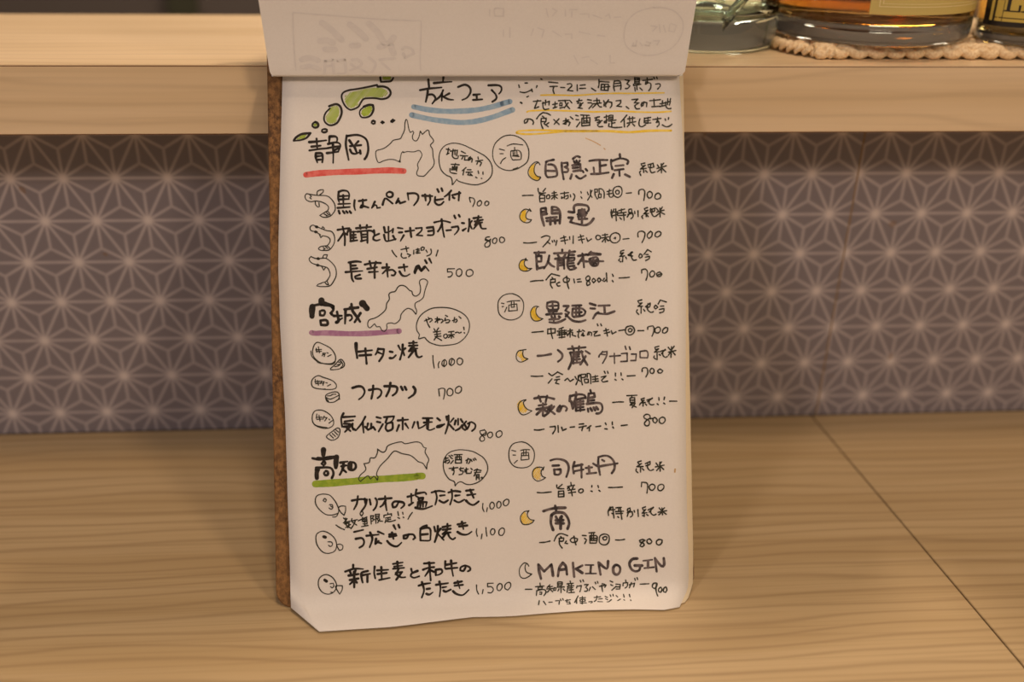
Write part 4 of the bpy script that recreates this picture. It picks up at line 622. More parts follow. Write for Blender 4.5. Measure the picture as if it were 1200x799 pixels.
 (1, 'intro_text', 'fine', 0.75, 'first line of the small introduction', '1319 2716 1322 2702;1353 2725 1366 2725;1438 2747 1444 2744;1413 2701 1417 2710;1325 2678 1351 2674 1385 2687;1388 2693 1391 2679;1362 2651 1370 2655;1326 2621 1335 2619;1328 2623 1334 2616;1480 2730 1529 2725;1486 2706 1526 2707;1507 2706 1502 2687 1508 2668;1543 2701 1565 2700;1579 2718 1597 2721 1603 2709 1579 2685 1608 2682;1632 2715 1632 2683;1648 2712 1675 2715;1646 2695 1677 2696;1709 2696 1731 2682;1750 2743 1750 2717 1746 2700;1753 2732 1805 2729;1763 2717 1801 2717 1798 2686;1763 2716 1760 2686 1798 2684;1762 2701 1807 2705;1780 2717 1778 2686;1834 2736 1828 2709 1833 2682;1834 2734 1862 2734 1869 2711 1866 2689;1833 2720 1863 2723;1833 2706 1865 2710;1891 2741 1915 2737 1900 2720 1917 2709 1905 2695 1892 2694;1944 2752 1943 2720;1944 2750 1970 2750 1967 2720;1944 2740 1968 2741;1943 2730 1968 2731;1943 2720 1969 2722;1936 2709 1975 2717;1936 2717 1936 2709;1954 2711 1955 2688;1943 2700 1945 2680;1971 2697 1984 2684;1987 2737 2039 2743;2011 2752 2012 2723 2001 2717 2004 2731 2014 2726 2030 2720 2029 2697 2019 2683;2048 2754 2051 2746;2063 2756 2066 2747;2056 2717 2077 2720 2082 2708 2067 2691'),
 (1, 'intro_text', 'fine', 0.75, 'second line of the small introduction', '1395 2627 1435 2630;1418 2633 1409 2610 1400 2590;1403 2590 1423 2598;1444 2616 1481 2627 1478 2607;1461 2633 1459 2607;1447 2622 1446 2599 1454 2584 1477 2587;1498 2610 1523 2615;1512 2624 1509 2593;1500 2590 1520 2597;1530 2630 1584 2632;1538 2618 1549 2618 1548 2604 1536 2604 1538 2618;1537 2591 1557 2595;1564 2632 1572 2607 1589 2587;1581 2618 1560 2592;1590 2632 1601 2618;1627 2626 1656 2632;1641 2638 1632 2615 1647 2618 1652 2606 1635 2592 1657 2588;1661 2618 1641 2606;1686 2635 1707 2632;1688 2618 1707 2618;1710 2606 1692 2587;1719 2629 1750 2632 1750 2617;1711 2612 1759 2617;1736 2642 1736 2617 1712 2592;1736 2615 1750 2597 1761 2596;1773 2629 1784 2597;1799 2634 1785 2612 1774 2600 1774 2612 1793 2623 1816 2620 1816 2603 1807 2591;1840 2628 1866 2631 1862 2614 1842 2600 1868 2597;1894 2597 1908 2586;1926 2634 1958 2637 1938 2617 1964 2617 1940 2602 1948 2585 1966 2586;1975 2605 1981 2619 1976 2597 1985 2602 1990 2622 2007 2617 2004 2596;2022 2628 2080 2634;2045 2637 2047 2599;2033 2596 2079 2599;2077 2611 2103 2616;2092 2628 2088 2599;2076 2596 2103 2603;2106 2616 2135 2625 2129 2605;2121 2639 2119 2608;2109 2622 2111 2596 2123 2585 2137 2587;2136 2639 2134 2631'),
 (1, 'intro_text', 'fine', 0.75, 'third line of the small introduction', '1365 2532 1359 2517 1346 2511 1345 2525 1359 2534 1382 2531 1394 2517 1390 2505;1445 2567 1425 2553 1411 2534;1445 2567 1468 2563 1485 2553;1442 2548 1450 2542;1436 2536 1462 2537 1460 2519 1436 2519;1436 2536 1434 2508 1443 2482;1461 2522 1450 2508 1472 2492;1475 2513 1464 2505;1502 2530 1530 2504;1530 2533 1504 2505;1553 2521 1582 2527;1567 2535 1567 2504 1552 2507 1576 2518 1590 2513 1581 2495;1591 2544 1605 2532;1621 2552 1634 2548;1622 2529 1636 2528;1643 2515 1624 2490;1648 2553 1694 2551;1653 2535 1652 2495;1653 2535 1697 2539 1694 2498;1662 2552 1663 2515;1680 2552 1679 2518;1665 2521 1685 2521;1653 2509 1693 2512;1652 2495 1696 2498;1722 2537 1748 2543;1737 2543 1725 2523 1745 2526 1753 2514 1736 2500 1744 2490 1764 2491;1762 2523 1736 2512;1774 2540 1792 2546;1786 2551 1785 2511 1773 2511;1774 2517 1794 2528;1800 2549 1821 2551 1820 2531 1799 2530 1800 2549;1800 2540 1820 2541;1797 2520 1837 2525;1814 2520 1813 2491;1814 2508 1831 2511;1799 2506 1796 2491 1828 2485 1868 2487;1896 2551 1863 2514;1881 2531 1882 2488;1901 2531 1939 2536;1910 2542 1912 2511;1927 2542 1926 2514;1897 2508 1944 2516;1909 2502 1897 2489;1926 2505 1937 2493;1967 2531 1961 2511 1964 2493 1978 2489 1996 2499;1991 2533 2025 2538;1993 2519 2022 2523;2011 2539 2009 2507 1996 2509 2025 2509;1991 2536 1990 2510;2037 2527 2081 2533;2063 2539 2064 2513 2055 2511 2060 2521 2069 2516 2070 2499 2059 2488;2104 2530 2106 2521;2123 2537 2121 2527;2088 2498 2106 2488 2124 2490 2140 2501'),
 (1, 'underline', 'yellow', 0.84, 'first yellow underline in the introduction', '1436 2660 1510 2661 1625 2658 1740 2666 1855 2669 1913 2668 2102 2671'),
 (1, 'underline', 'yellow', 0.89, 'second yellow underline in the introduction', '1360 2571 1383 2577 1480 2579 1623 2574 1726 2570 1853 2573 1939 2569 2055 2566 2137 2571'),
 (1, 'underline', 'yellow', 1.01, 'third doubled yellow underline in the introduction', '1302 2459 1312 2469 1392 2474 1506 2472 1620 2469 1735 2467;1302 2459 1352 2453 1426 2455 1506 2462 1563 2466'),
 (0, 'underline_stroke', 'yellow', 1.34, '', '1563 2467 1678 2467 1793 2466 1908 2460 2024 2467 2134 2467'),
 (1, 'stray_mark', 'stain', 0.5, 'faint tan streak below the introduction', '1671 2429 1711 2412 1750 2390;1768 2375 1774 2368'),
 (1, 'drink_name', 'grey', 1.23, 'first drink name in grey marker', '1497 2315 1470 2310 1456 2304;1456 2304 1452 2269 1453 2236 1462 2223;1467 2290 1485 2290 1501 2282 1511 2258 1512 2231 1492 2224 1462 2222;1456 2257 1501 2255;1539 2299 1541 2256 1548 2211;1539 2296 1570 2299 1570 2282 1556 2276 1573 2265 1569 2250 1552 2249;1600 2319 1620 2333 1637 2328;1605 2307 1610 2296;1619 2310 1621 2298;1637 2310 1628 2295;1596 2284 1639 2290;1598 2270 1639 2274;1601 2253 1638 2258;1639 2290 1641 2255;1592 2236 1584 2213;1615 2227 1637 2213 1666 2229;1650 2255 1655 2247;1667 2264 1675 2255;1688 2307 1731 2312 1786 2311;1744 2309 1744 2243;1748 2280 1777 2285;1710 2272 1713 2240;1695 2237 1741 2238 1790 2244;1853 2342 1854 2325;1806 2311 1805 2288 1811 2262;1809 2305 1852 2319 1887 2313 1898 2302 1892 2290;1828 2279 1872 2283;1822 2256 1871 2262;1848 2259 1849 2225;1818 2236 1808 2215;1879 2233 1904 2220'),
 (1, 'drink_grade', 'fine', 0.75, 'grade written beside the first drink', '1987 2293 1967 2289 1972 2278 1990 2281 1963 2261 1995 2265;1979 2264 1980 2243;1963 2249 1957 2244 1964 2226;1990 2252 1999 2243;2004 2283 2033 2292;2031 2292 2036 2272 2015 2266 2006 2272;2020 2286 2015 2257 2023 2241 2041 2245;2055 2283 2062 2271;2089 2291 2077 2277;2052 2263 2103 2277;2076 2288 2076 2240;2073 2260 2055 2246;2081 2263 2100 2244'),
 (1, 'drink_note', 'fine', 0.68, 'tasting note and circle mark under the first drink', '1326 2126 1356 2127 1383 2127;1410 2164 1412 2144 1424 2139;1450 2163 1436 2146;1415 2135 1450 2139;1419 2127 1418 2091 1443 2092 1445 2126 1419 2127;1421 2110 1443 2111;1467 2129 1455 2123 1455 2109 1466 2108 1472 2118 1467 2129;1484 2137 1507 2140;1481 2123 1512 2128;1495 2146 1496 2103;1495 2120 1481 2106;1498 2120 1512 2109;1529 2134 1572 2139;1550 2142 1549 2108;1535 2117 1534 2108 1555 2119 1569 2125 1569 2111 1557 2105;1581 2128 1583 2116;1598 2133 1606 2119 1597 2096;1638 2144 1641 2136;1638 2116 1643 2108;1673 2141 1678 2127;1699 2149 1690 2135;1690 2152 1689 2124 1674 2098;1689 2124 1698 2112;1713 2155 1715 2123 1726 2103;1713 2155 1727 2156 1727 2140 1715 2139;1736 2157 1750 2157 1763 2140 1762 2106;1736 2156 1737 2137;1734 2129 1747 2129 1746 2111 1733 2109 1734 2129;1779 2142 1802 2148;1778 2128 1804 2132;1792 2154 1789 2122 1798 2111 1810 2116 1813 2128;1837 2169 1819 2162 1810 2142 1818 2119 1838 2110 1856 2124 1860 2147 1854 2165 1837 2169;1836 2149 1825 2142 1829 2129 1842 2130 1845 2143 1836 2149;1882 2132 1910 2134'),
 (1, 'price', 'fine', 0.75, 'price of the first drink', '1950 2126 1952 2146 1972 2152 1983 2137 1976 2092;2008 2140 1996 2128 1998 2111 2008 2104 2021 2114 2022 2131 2008 2140;2056 2131 2040 2122 2037 2105 2048 2098 2066 2105 2068 2119 2056 2131'),
 (1, 'drink_name', 'grey', 1.34, 'second drink name in grey marker', '1422 2053 1424 2019 1437 1964;1425 2056 1448 2058 1450 2035;1430 2038 1450 2041;1430 2023 1453 2027;1482 2063 1481 2029;1482 2063 1508 2060 1524 2034 1521 1975;1484 2046 1513 2046;1484 2029 1518 2030;1449 2004 1506 2009;1452 1989 1512 1992;1472 2007 1471 1970;1495 2006 1497 1975;1570 2037 1595 2033;1569 2005 1592 2005 1577 1982 1608 1973 1654 1964 1683 1975 1703 1998;1601 2033 1599 2062 1611 2073 1639 2074 1671 2067 1679 2049 1673 2038;1624 2044 1656 2047;1624 2033 1661 2033;1621 2010 1661 2018;1623 1996 1669 1998;1642 2050 1640 1976;1624 2044 1623 1999;1656 2044 1656 2004;1618 2022 1667 2027'),
 (1, 'drink_grade', 'fine', 0.75, 'grade written beside the second drink', '1800 2045 1798 2019 1803 2002;1814 2048 1801 2019;1796 2031 1833 2033;1801 2011 1833 2019;1823 2048 1825 1985;1839 2039 1871 2047;1854 2047 1853 2030;1833 2025 1879 2030;1833 2013 1876 2015;1865 2024 1867 1987;1844 2002 1852 1993;1894 2044 1908 2047 1911 2029 1894 2027 1894 2044;1888 2018 1914 2024 1916 2006 1904 1995;1899 2027 1884 2004;1925 2035 1926 2023;1943 2037 1943 2006;1995 2054 1978 2048 1983 2037 1998 2040 1974 2020 2000 2022;1986 2023 1987 2005;1968 2011 1962 2006 1968 1995;1991 2014 1998 2005;2009 2042 2038 2051;2012 2048 2009 2028 2032 2034 2033 2048;2021 2045 2017 2022 2028 2005 2043 2009;2044 2048 2052 2036;2076 2056 2067 2042;2044 2028 2084 2039;2062 2050 2062 2002;2061 2024 2040 2008;2067 2027 2087 2016'),
 (1, 'drink_note', 'fine', 0.68, 'tasting note and circle mark under the second drink', '1326 1875 1355 1873 1395 1877;1421 1902 1447 1911 1467 1905 1461 1887 1428 1851;1452 1879 1466 1867;1478 1884 1481 1876;1489 1886 1493 1877;1504 1884 1497 1858;1523 1895 1552 1903;1526 1881 1563 1887;1541 1909 1548 1866;1572 1903 1573 1888;1592 1908 1590 1868;1618 1899 1647 1907;1620 1885 1652 1890;1630 1913 1640 1868;1662 1896 1669 1877 1689 1890;1721 1909 1712 1898 1720 1885 1735 1889 1737 1903 1721 1909;1747 1909 1776 1912;1744 1894 1784 1900;1762 1917 1763 1871;1761 1891 1746 1874;1766 1894 1777 1878;1772 1886 1783 1880;1819 1921 1796 1911 1788 1888 1800 1870 1823 1868 1841 1884 1840 1910 1819 1921;1815 1896 1811 1891 1818 1888 1818 1896;1858 1886 1890 1889'),
 (1, 'price', 'fine', 0.75, 'price of the second drink', '1940 1897 1940 1920 1960 1928 1977 1917 1973 1891 1960 1867;2009 1926 1992 1911 1990 1897 1999 1888 2013 1899 2017 1919 2009 1926;2052 1925 2035 1916 2031 1901 2043 1895 2060 1904 2064 1918 2052 1925'),
 (1, 'drink_name', 'grey', 1.23, 'third drink name in grey marker', '1382 1821 1439 1822;1391 1820 1394 1732;1399 1803 1419 1804 1418 1774 1398 1774;1405 1826 1405 1809;1398 1749 1397 1736 1434 1745;1461 1805 1452 1768 1431 1737;1452 1774 1469 1754 1486 1745;1487 1816 1556 1818;1531 1835 1530 1818;1507 1807 1515 1793;1547 1809 1538 1795;1492 1787 1555 1792;1506 1779 1505 1730;1506 1776 1538 1778 1539 1733;1512 1764 1537 1764;1511 1750 1537 1753;1567 1820 1599 1824;1570 1829 1564 1806 1593 1806;1564 1806 1557 1755 1568 1729 1596 1732;1561 1789 1595 1791 1592 1777 1563 1775;1566 1761 1591 1763;1568 1746 1594 1749;1588 1743 1602 1737;1615 1800 1661 1807;1638 1813 1643 1776 1645 1739;1641 1794 1614 1757;1635 1774 1660 1770;1684 1821 1667 1804;1673 1807 1735 1806;1684 1816 1736 1809;1678 1784 1712 1792 1723 1775 1717 1750 1694 1747 1680 1759 1675 1782;1660 1770 1749 1770;1695 1790 1697 1753;1680 1776 1711 1758;1683 1764 1715 1778'),
 (1, 'drink_grade', 'fine', 0.75, 'grade written beside the third drink', '1862 1827 1845 1822 1842 1810 1859 1813 1838 1793 1864 1797;1855 1793 1852 1766;1838 1782 1832 1773 1843 1765;1870 1790 1874 1781;1882 1801 1908 1815;1905 1818 1884 1798 1907 1795;1899 1815 1901 1789 1912 1772 1927 1775;1948 1806 1941 1791 1947 1783 1959 1791 1956 1803 1948 1806;1989 1828 1968 1802;1989 1828 2009 1816;1979 1802 1991 1802;1976 1788 1999 1792 1996 1779 1978 1770'),
 (1, 'drink_note', 'fine', 0.75, 'tasting note under the third drink', '1357 1668 1384 1672 1424 1673;1470 1708 1456 1694 1441 1676;1470 1708 1513 1696;1473 1688 1478 1680;1465 1677 1490 1680 1489 1663 1466 1661;1465 1677 1464 1649 1473 1632;1512 1662 1495 1654 1503 1642 1514 1643;1547 1687 1532 1676 1538 1662 1560 1664 1566 1678 1547 1687;1551 1693 1554 1653 1561 1627;1589 1678 1592 1658;1606 1675 1623 1677;1609 1662 1629 1663;1667 1693 1653 1682 1657 1668 1672 1671 1675 1685 1667 1693;1675 1673 1657 1657 1660 1642 1674 1648 1672 1662 1657 1668;1695 1679 1686 1668 1694 1656 1706 1667 1695 1679;1724 1681 1715 1670 1723 1658 1735 1670 1724 1681;1752 1678 1743 1667 1752 1662 1763 1672;1764 1706 1766 1660;1796 1700 1800 1689;1795 1666 1799 1659;1832 1679 1864 1680 1887 1682'),
 (1, 'price', 'fine', 0.75, 'price of the third drink', '1954 1703 1954 1720 1974 1724 1985 1711 1984 1688 1976 1665;2011 1714 1998 1702 1999 1685 2012 1682 2024 1696 2021 1710 2011 1714;2052 1707 2034 1700 2037 1685 2053 1684 2063 1695 2052 1707;2037 1690 2060 1698'),
 (1, 'drink_name', 'grey', 1.23, 'fourth drink name in grey marker', '1444 1553 1443 1525 1451 1519;1444 1554 1472 1559 1501 1553 1503 1523;1455 1536 1494 1538;1472 1549 1474 1496;1448 1516 1500 1518;1437 1492 1482 1494 1519 1495;1451 1507 1494 1509;1465 1482 1467 1473;1482 1484 1484 1473;1504 1481 1510 1475;1453 1465 1504 1467;1476 1473 1476 1456;1453 1451 1486 1447 1515 1455 1538 1466;1531 1535 1557 1535 1539 1511 1559 1500 1541 1480;1539 1494 1572 1460 1612 1450 1646 1458;1577 1536 1625 1537;1597 1533 1596 1482;1614 1533 1613 1482;1579 1519 1576 1482 1584 1476;1579 1519 1625 1521 1647 1504 1635 1484 1584 1476;1590 1499 1625 1501;1671 1546 1702 1536;1673 1520 1699 1518;1716 1499 1701 1488 1686 1466;1717 1533 1777 1534;1748 1530 1750 1493;1716 1492 1761 1489 1802 1502'),
 (1, 'drink_grade', 'fine', 0.75, 'grade written beside the fourth drink', '1950 1560 1929 1555 1935 1543 1952 1544 1929 1526 1954 1526;1946 1523 1944 1489;1925 1507 1919 1498 1932 1482;1958 1509 1965 1500;1969 1523 1995 1542;1995 1542 1992 1522 1974 1520;1983 1540 1980 1508 1997 1492 2011 1496;2024 1530 2016 1519 2023 1510 2035 1519 2024 1530;2050 1557 2038 1536;2050 1557 2082 1546;2049 1524 2067 1525;2043 1507 2069 1511 2066 1495 2045 1489'),
 (1, 'drink_note', 'fine', 0.75, 'tasting note and circle mark under the fourth drink', '1358 1399 1389 1401 1418 1403;1443 1414 1442 1389;1443 1414 1483 1416 1482 1394 1445 1390;1460 1419 1462 1388 1468 1364;1526 1422 1503 1413;1494 1402 1542 1406;1499 1393 1542 1395;1493 1382 1545 1387;1517 1415 1517 1367;1502 1368 1533 1371;1505 1404 1505 1379;1531 1407 1531 1381;1548 1401 1574 1406;1562 1412 1561 1369;1562 1398 1547 1378;1562 1398 1575 1394 1573 1380 1590 1374;1600 1397 1622 1399;1611 1408 1604 1374 1607 1365;1628 1405 1639 1399;1630 1388 1621 1377 1638 1376;1630 1390 1631 1373;1659 1393 1653 1379 1664 1381 1662 1395 1676 1390 1675 1375;1685 1395 1707 1397 1690 1381 1692 1372 1721 1377;1708 1437 1711 1427;1726 1437 1730 1427;1742 1399 1768 1405;1744 1385 1773 1392;1753 1411 1761 1371;1782 1399 1787 1382 1807 1392;1822 1398 1851 1402;1883 1422 1862 1414 1859 1389 1873 1375 1896 1379 1907 1399 1897 1419 1883 1422;1884 1409 1873 1402 1876 1392 1887 1391 1895 1402 1884 1409;1925 1396 1957 1396'),
 (1, 'price', 'fine', 0.75, 'price of the fourth drink', '1978 1403 1978 1414 2006 1420 2012 1411 2011 1391 2000 1365;2032 1413 2017 1402 2019 1385 2034 1382 2047 1396 2043 1410 2032 1413;2075 1410 2060 1399 2057 1384 2068 1380 2083 1390 2086 1407 2075 1410'),
 (1, 'drink_name', 'grey', 1.23, 'fifth drink name in grey marker', '1386 1274 1420 1276 1457 1282;1494 1303 1516 1280 1513 1257 1493 1241;1548 1307 1642 1314;1571 1321 1579 1298;1608 1320 1605 1300;1559 1287 1625 1290;1559 1287 1567 1245 1548 1200;1576 1276 1607 1278;1576 1264 1607 1266;1575 1250 1610 1252;1576 1278 1575 1228;1593 1275 1594 1233;1572 1231 1612 1235;1619 1294 1630 1255 1649 1220;1641 1266 1612 1224;1642 1294 1664 1279'),
 (1, 'drink_variety', 'grey', 0.82, 'small variety name in grey marker beside the fifth drink', '1733 1289 1715 1270 1712 1261;1730 1286 1756 1289 1752 1263 1731 1227;1727 1275 1747 1272;1770 1263 1827 1266;1795 1279 1795 1225;1833 1276 1864 1278 1863 1235;1829 1234 1863 1235;1854 1315 1859 1298;1877 1311 1881 1297;1887 1272 1913 1272 1909 1238;1883 1238 1909 1238;1933 1285 1933 1253;1933 1285 1968 1288 1976 1270 1973 1251 1935 1252'),
 (1, 'drink_grade', 'fine', 0.75, 'grade written beside the fifth drink', '2035 1311 2014 1306 2017 1294 2034 1297 2011 1280 2043 1282;2025 1274 2024 1240;2010 1260 2006 1252 2016 1243;2036 1268 2042 1262;2048 1285 2072 1290;2069 1293 2048 1271;2057 1288 2056 1262 2071 1250 2079 1255;2086 1304 2097 1290;2118 1309 2103 1289;2086 1278 2126 1286;2104 1307 2099 1250;2100 1281 2085 1261;2106 1284 2122 1263'),
 (1, 'drink_note', 'fine', 0.75, 'tasting note under the fifth drink', '1348 1168 1377 1166 1410 1167;1443 1180 1457 1168;1459 1151 1439 1129;1491 1187 1462 1168;1488 1187 1515 1173;1482 1159 1499 1162;1473 1145 1499 1148;1487 1145 1478 1128 1495 1123;1527 1141 1542 1152 1555 1135 1573 1146;1582 1160 1590 1145;1607 1168 1598 1148;1599 1165 1598 1145 1586 1117;1598 1145 1609 1134;1613 1170 1615 1142 1620 1116;1616 1170 1639 1172 1636 1156 1618 1154;1647 1175 1664 1169 1665 1121;1647 1175 1647 1155;1632 1144 1652 1144 1652 1127 1635 1125 1632 1144;1675 1155 1704 1160;1675 1143 1705 1145;1690 1163 1690 1132;1675 1130 1706 1133;1721 1154 1747 1159 1723 1137 1729 1128 1755 1132;1739 1184 1744 1173;1756 1184 1759 1174;1798 1173 1798 1157;1795 1140 1802 1136;1828 1174 1829 1161;1832 1142 1838 1137;1861 1156 1904 1158'),
 (1, 'price', 'fine', 0.75, 'price of the fifth drink', '1942 1179 1945 1196 1966 1197 1972 1184 1971 1167 1961 1149;1994 1194 1984 1184 1987 1170 1996 1166 2006 1175 2004 1189 1994 1194;2037 1189 2025 1179 2031 1169 2045 1169 2053 1180 2037 1189'),
 (1, 'drink_name', 'grey', 1.29, 'sixth drink name in grey marker', '1363 1050 1414 1057 1468 1045;1386 1063 1397 1032;1431 1062 1422 1028;1385 1012 1425 1017;1373 993 1430 1000;1408 1023 1406 958;1401 990 1373 965;1413 989 1429 978;1441 1005 1435 989;1467 1005 1455 991;1453 1011 1441 977 1412 956;1447 983 1469 965;1498 1009 1486 993 1483 982 1495 979 1509 1004 1526 1003 1535 992 1529 981;1585 1078 1588 1061;1553 1059 1550 1031;1553 1056 1596 1066 1630 1060 1636 1045;1585 1058 1575 1024;1573 1030 1569 996;1584 1035 1583 979;1587 1038 1630 1046;1590 1024 1624 1029;1589 1010 1624 1015;1589 996 1623 998;1583 979 1628 984;1607 1038 1606 978;1558 1030 1566 991;1662 1087 1665 1073;1653 1068 1646 1017;1653 1068 1682 1070 1684 1050 1653 1045;1652 1031 1681 1033;1641 1014 1698 1018 1720 1009 1723 981 1708 963 1691 962;1646 989 1648 972;1660 991 1668 977;1677 994 1685 979;1691 996 1700 984'),
 (1, 'drink_grade', 'fine', 0.75, 'summer grade written beside the sixth drink', '1780 1018 1809 1020 1838 1019;1857 1052 1911 1053;1884 1050 1881 1039;1874 1039 1898 1040 1898 1016 1874 1016 1874 1039;1874 1028 1897 1027;1883 1015 1872 1000;1880 1008 1901 1010 1883 988;1880 1002 1906 990;1950 1037 1933 1032 1935 1024 1950 1026 1932 1012 1955 1014;1944 1012 1942 995;1929 1010 1923 1001;1955 1006 1961 999;1964 1026 1993 1034;1993 1036 1967 1017;1979 1031 1975 1008 1989 1000 2001 1002;2028 1038 2029 1024;2018 1005 2025 1000;2059 1039 2056 1026;2054 1008 2060 1003;2086 1017 2125 1016'),
 (1, 'drink_note', 'fine', 0.82, 'tasting note under the sixth drink', '1359 885 1382 883 1410 887;1442 898 1470 900 1470 884 1456 862;1485 903 1486 869;1504 894 1509 877 1528 885;1549 893 1572 895;1598 908 1621 909;1597 891 1635 898;1618 896 1611 874;1660 898 1640 885;1652 890 1651 871;1686 892 1712 895;1738 910 1742 901;1734 880 1746 878;1775 915 1775 901;1777 888 1781 882;1823 894 1855 897'),
 (1, 'price', 'fine', 0.75, 'price of the sixth drink', '1962 951 1947 944 1947 931 1970 918 1975 906 1969 891 1955 890 1947 902 1959 918 1979 932 1975 946 1962 951;2004 933 1993 923 1996 909 2007 903 2017 917 2004 933;2044 933 2028 923 2030 905 2044 899 2059 913 2057 928 2044 933;1979 926 1990 929'),
 (1, 'drink_name', 'grey', 1.23, 'seventh drink name in grey marker', '1440 721 1474 728 1514 719 1533 699 1536 671 1523 632;1451 693 1485 694;1459 673 1461 648;1459 673 1493 673 1493 655 1481 645 1461 647;1568 709 1559 681 1563 650;1564 687 1610 694;1569 661 1615 668;1604 697 1604 626;1627 676 1661 678;1644 684 1646 650;1632 645 1683 649;1696 728 1695 688 1703 637;1696 731 1731 738 1759 729 1779 703 1781 669 1766 644;1716 716 1727 709;1667 698 1695 683 1735 687 1798 695'),
 (1, 'drink_grade', 'fine', 0.75, 'grade written beside the seventh drink', '1925 704 1907 699 1913 687 1927 690 1901 674 1935 674;1921 673 1920 645;1898 662 1895 654 1906 642;1929 664 1938 655;1947 689 1973 700;1973 700 1970 683 1950 678;1962 694 1958 669 1972 652 1990 657;2005 690 2013 679;2034 695 2022 681;2001 670 2048 678;2025 695 2026 647;2024 670 2007 650;2030 670 2045 655'),
 (1, 'drink_note', 'fine', 0.75, 'tasting note under the seventh drink', '1367 555 1397 553 1441 556;1471 591 1474 574 1508 570;1500 593 1479 577;1479 557 1478 528;1479 557 1507 559 1508 530;1479 543 1507 543;1478 528 1508 529;1546 602 1548 586;1528 581 1565 587;1536 575 1539 567;1559 580 1553 569;1530 561 1567 566;1533 547 1570 551;1547 563 1552 532;1530 575 1528 570;1598 566 1587 559 1587 550 1598 545 1611 553 1610 563 1598 566;1658 582 1657 574;1652 554 1659 551;1690 581 1693 570;1695 556 1701 550;1747 569 1778 568 1821 569'),
 (1, 'price', 'fine', 0.75, 'price of the seventh drink', '1923 568 1925 591 1951 587 1957 573 1952 533;1979 579 1966 570 1967 553 1981 546 1996 560 1993 574 1979 579;2031 577 2013 568 2013 548 2027 543 2043 556 2043 571 2031 577'),
 (1, 'drink_name', 'grey', 1.54, 'eighth drink name in grey marker', '1397 456 1429 465 1468 470 1514 470;1460 482 1465 451;1439 432 1435 393 1446 356;1439 434 1462 446 1502 443 1524 418 1532 387 1523 359;1462 426 1473 403;1493 425 1487 408;1461 406 1501 405;1461 390 1503 388;1487 419 1486 361'),
 (1, 'drink_grade', 'fine', 0.75, 'grade written beside the eighth drink', '1753 466 1742 444 1743 422;1762 466 1747 447;1747 450 1778 451;1767 466 1772 407;1761 432 1766 429;1784 460 1813 462;1799 459 1798 445;1781 440 1824 441;1783 429 1818 430;1807 459 1814 399;1792 414 1797 409;1847 452 1859 457 1861 443 1847 438 1844 449;1844 432 1870 437 1872 417 1860 409;1852 438 1843 413;1881 442 1883 434;1901 447 1903 410;1942 460 1926 455 1930 443 1944 446 1924 427 1950 429;1935 426 1935 409 1926 415;1947 420 1955 414;1956 443 1985 456;1985 456 1961 431;1973 450 1970 428 1984 414 1998 419;2016 452 2025 440;2045 452 2033 440;2010 429 2056 436;2031 451 2033 415;2030 429 2013 415;2036 431 2053 417'),
 (1, 'drink_note', 'fine', 0.75, 'tasting note and circle mark under the eighth drink', '1373 292 1402 293 1428 298;1450 297 1465 325 1488 335 1522 323;1485 319 1493 310;1476 310 1502 312 1498 296 1479 295;1479 310 1478 280 1492 259;1515 295 1507 284 1521 281;1550 311 1535 300 1544 287 1569 290 1575 304 1550 311;1556 319 1561 288 1566 273;1601 321 1621 319;1612 305 1623 297 1612 277;1636 333 1667 334;1641 318 1640 279;1641 318 1675 317 1680 300 1674 279;1650 329 1649 293;1661 329 1660 292;1644 304 1675 303;1643 293 1675 292;1643 279 1674 278;1718 324 1695 314 1691 283 1708 268 1731 270 1743 289 1741 315 1718 324;1721 311 1709 305 1715 293 1729 295 1732 308 1721 311;1777 291 1800 289 1826 292'),
 (1, 'price', 'fine', 0.82, 'price of the eighth drink', '1923 288 1906 283 1909 275 1926 268 1931 258 1919 249 1908 255 1920 274 1935 282 1923 288;1960 290 1946 282 1949 268 1963 264 1973 275 1960 290;2012 285 1998 277 1997 263 2012 255 2026 268 2027 281 2012 285'),
 (1, 'drink_name', 'grey', 1.44, 'ninth drink name in grey marker capitals', '1363 178 1367 144 1376 102;1365 175 1393 140 1433 175 1440 116;1466 112 1475 156 1493 181 1509 161 1514 119;1475 145 1506 147;1547 179 1552 106;1597 163 1563 147;1563 147 1596 124;1683 176 1693 111;1686 173 1719 144 1731 146 1735 180;1777 159 1762 145 1764 117 1781 108 1796 121 1797 147 1777 159;1892 188 1866 186 1849 164 1859 133 1882 121 1902 128 1906 151;1877 152 1917 150;1987 187 1994 116;1990 181 2020 144 2035 149 2034 185'),
 (0, 'bar_ink', 'grey', 0.93, '', '1612 165 1657 163'),
 (0, 'bar_ink', 'grey', 0.93, '', '1613 120 1670 118'),
 (0, 'bar_ink', 'grey', 0.93, '', '1923 175 1972 179'),
 (0, 'bar_ink', 'grey', 0.93, '', '1928 136 1980 139'),
 (0, 'stem_ink', 'grey', 1.34, '', '1643 161 1639 122'),
 (0, 'stem_ink', 'grey', 1.34, '', '1949 174 1948 138'),
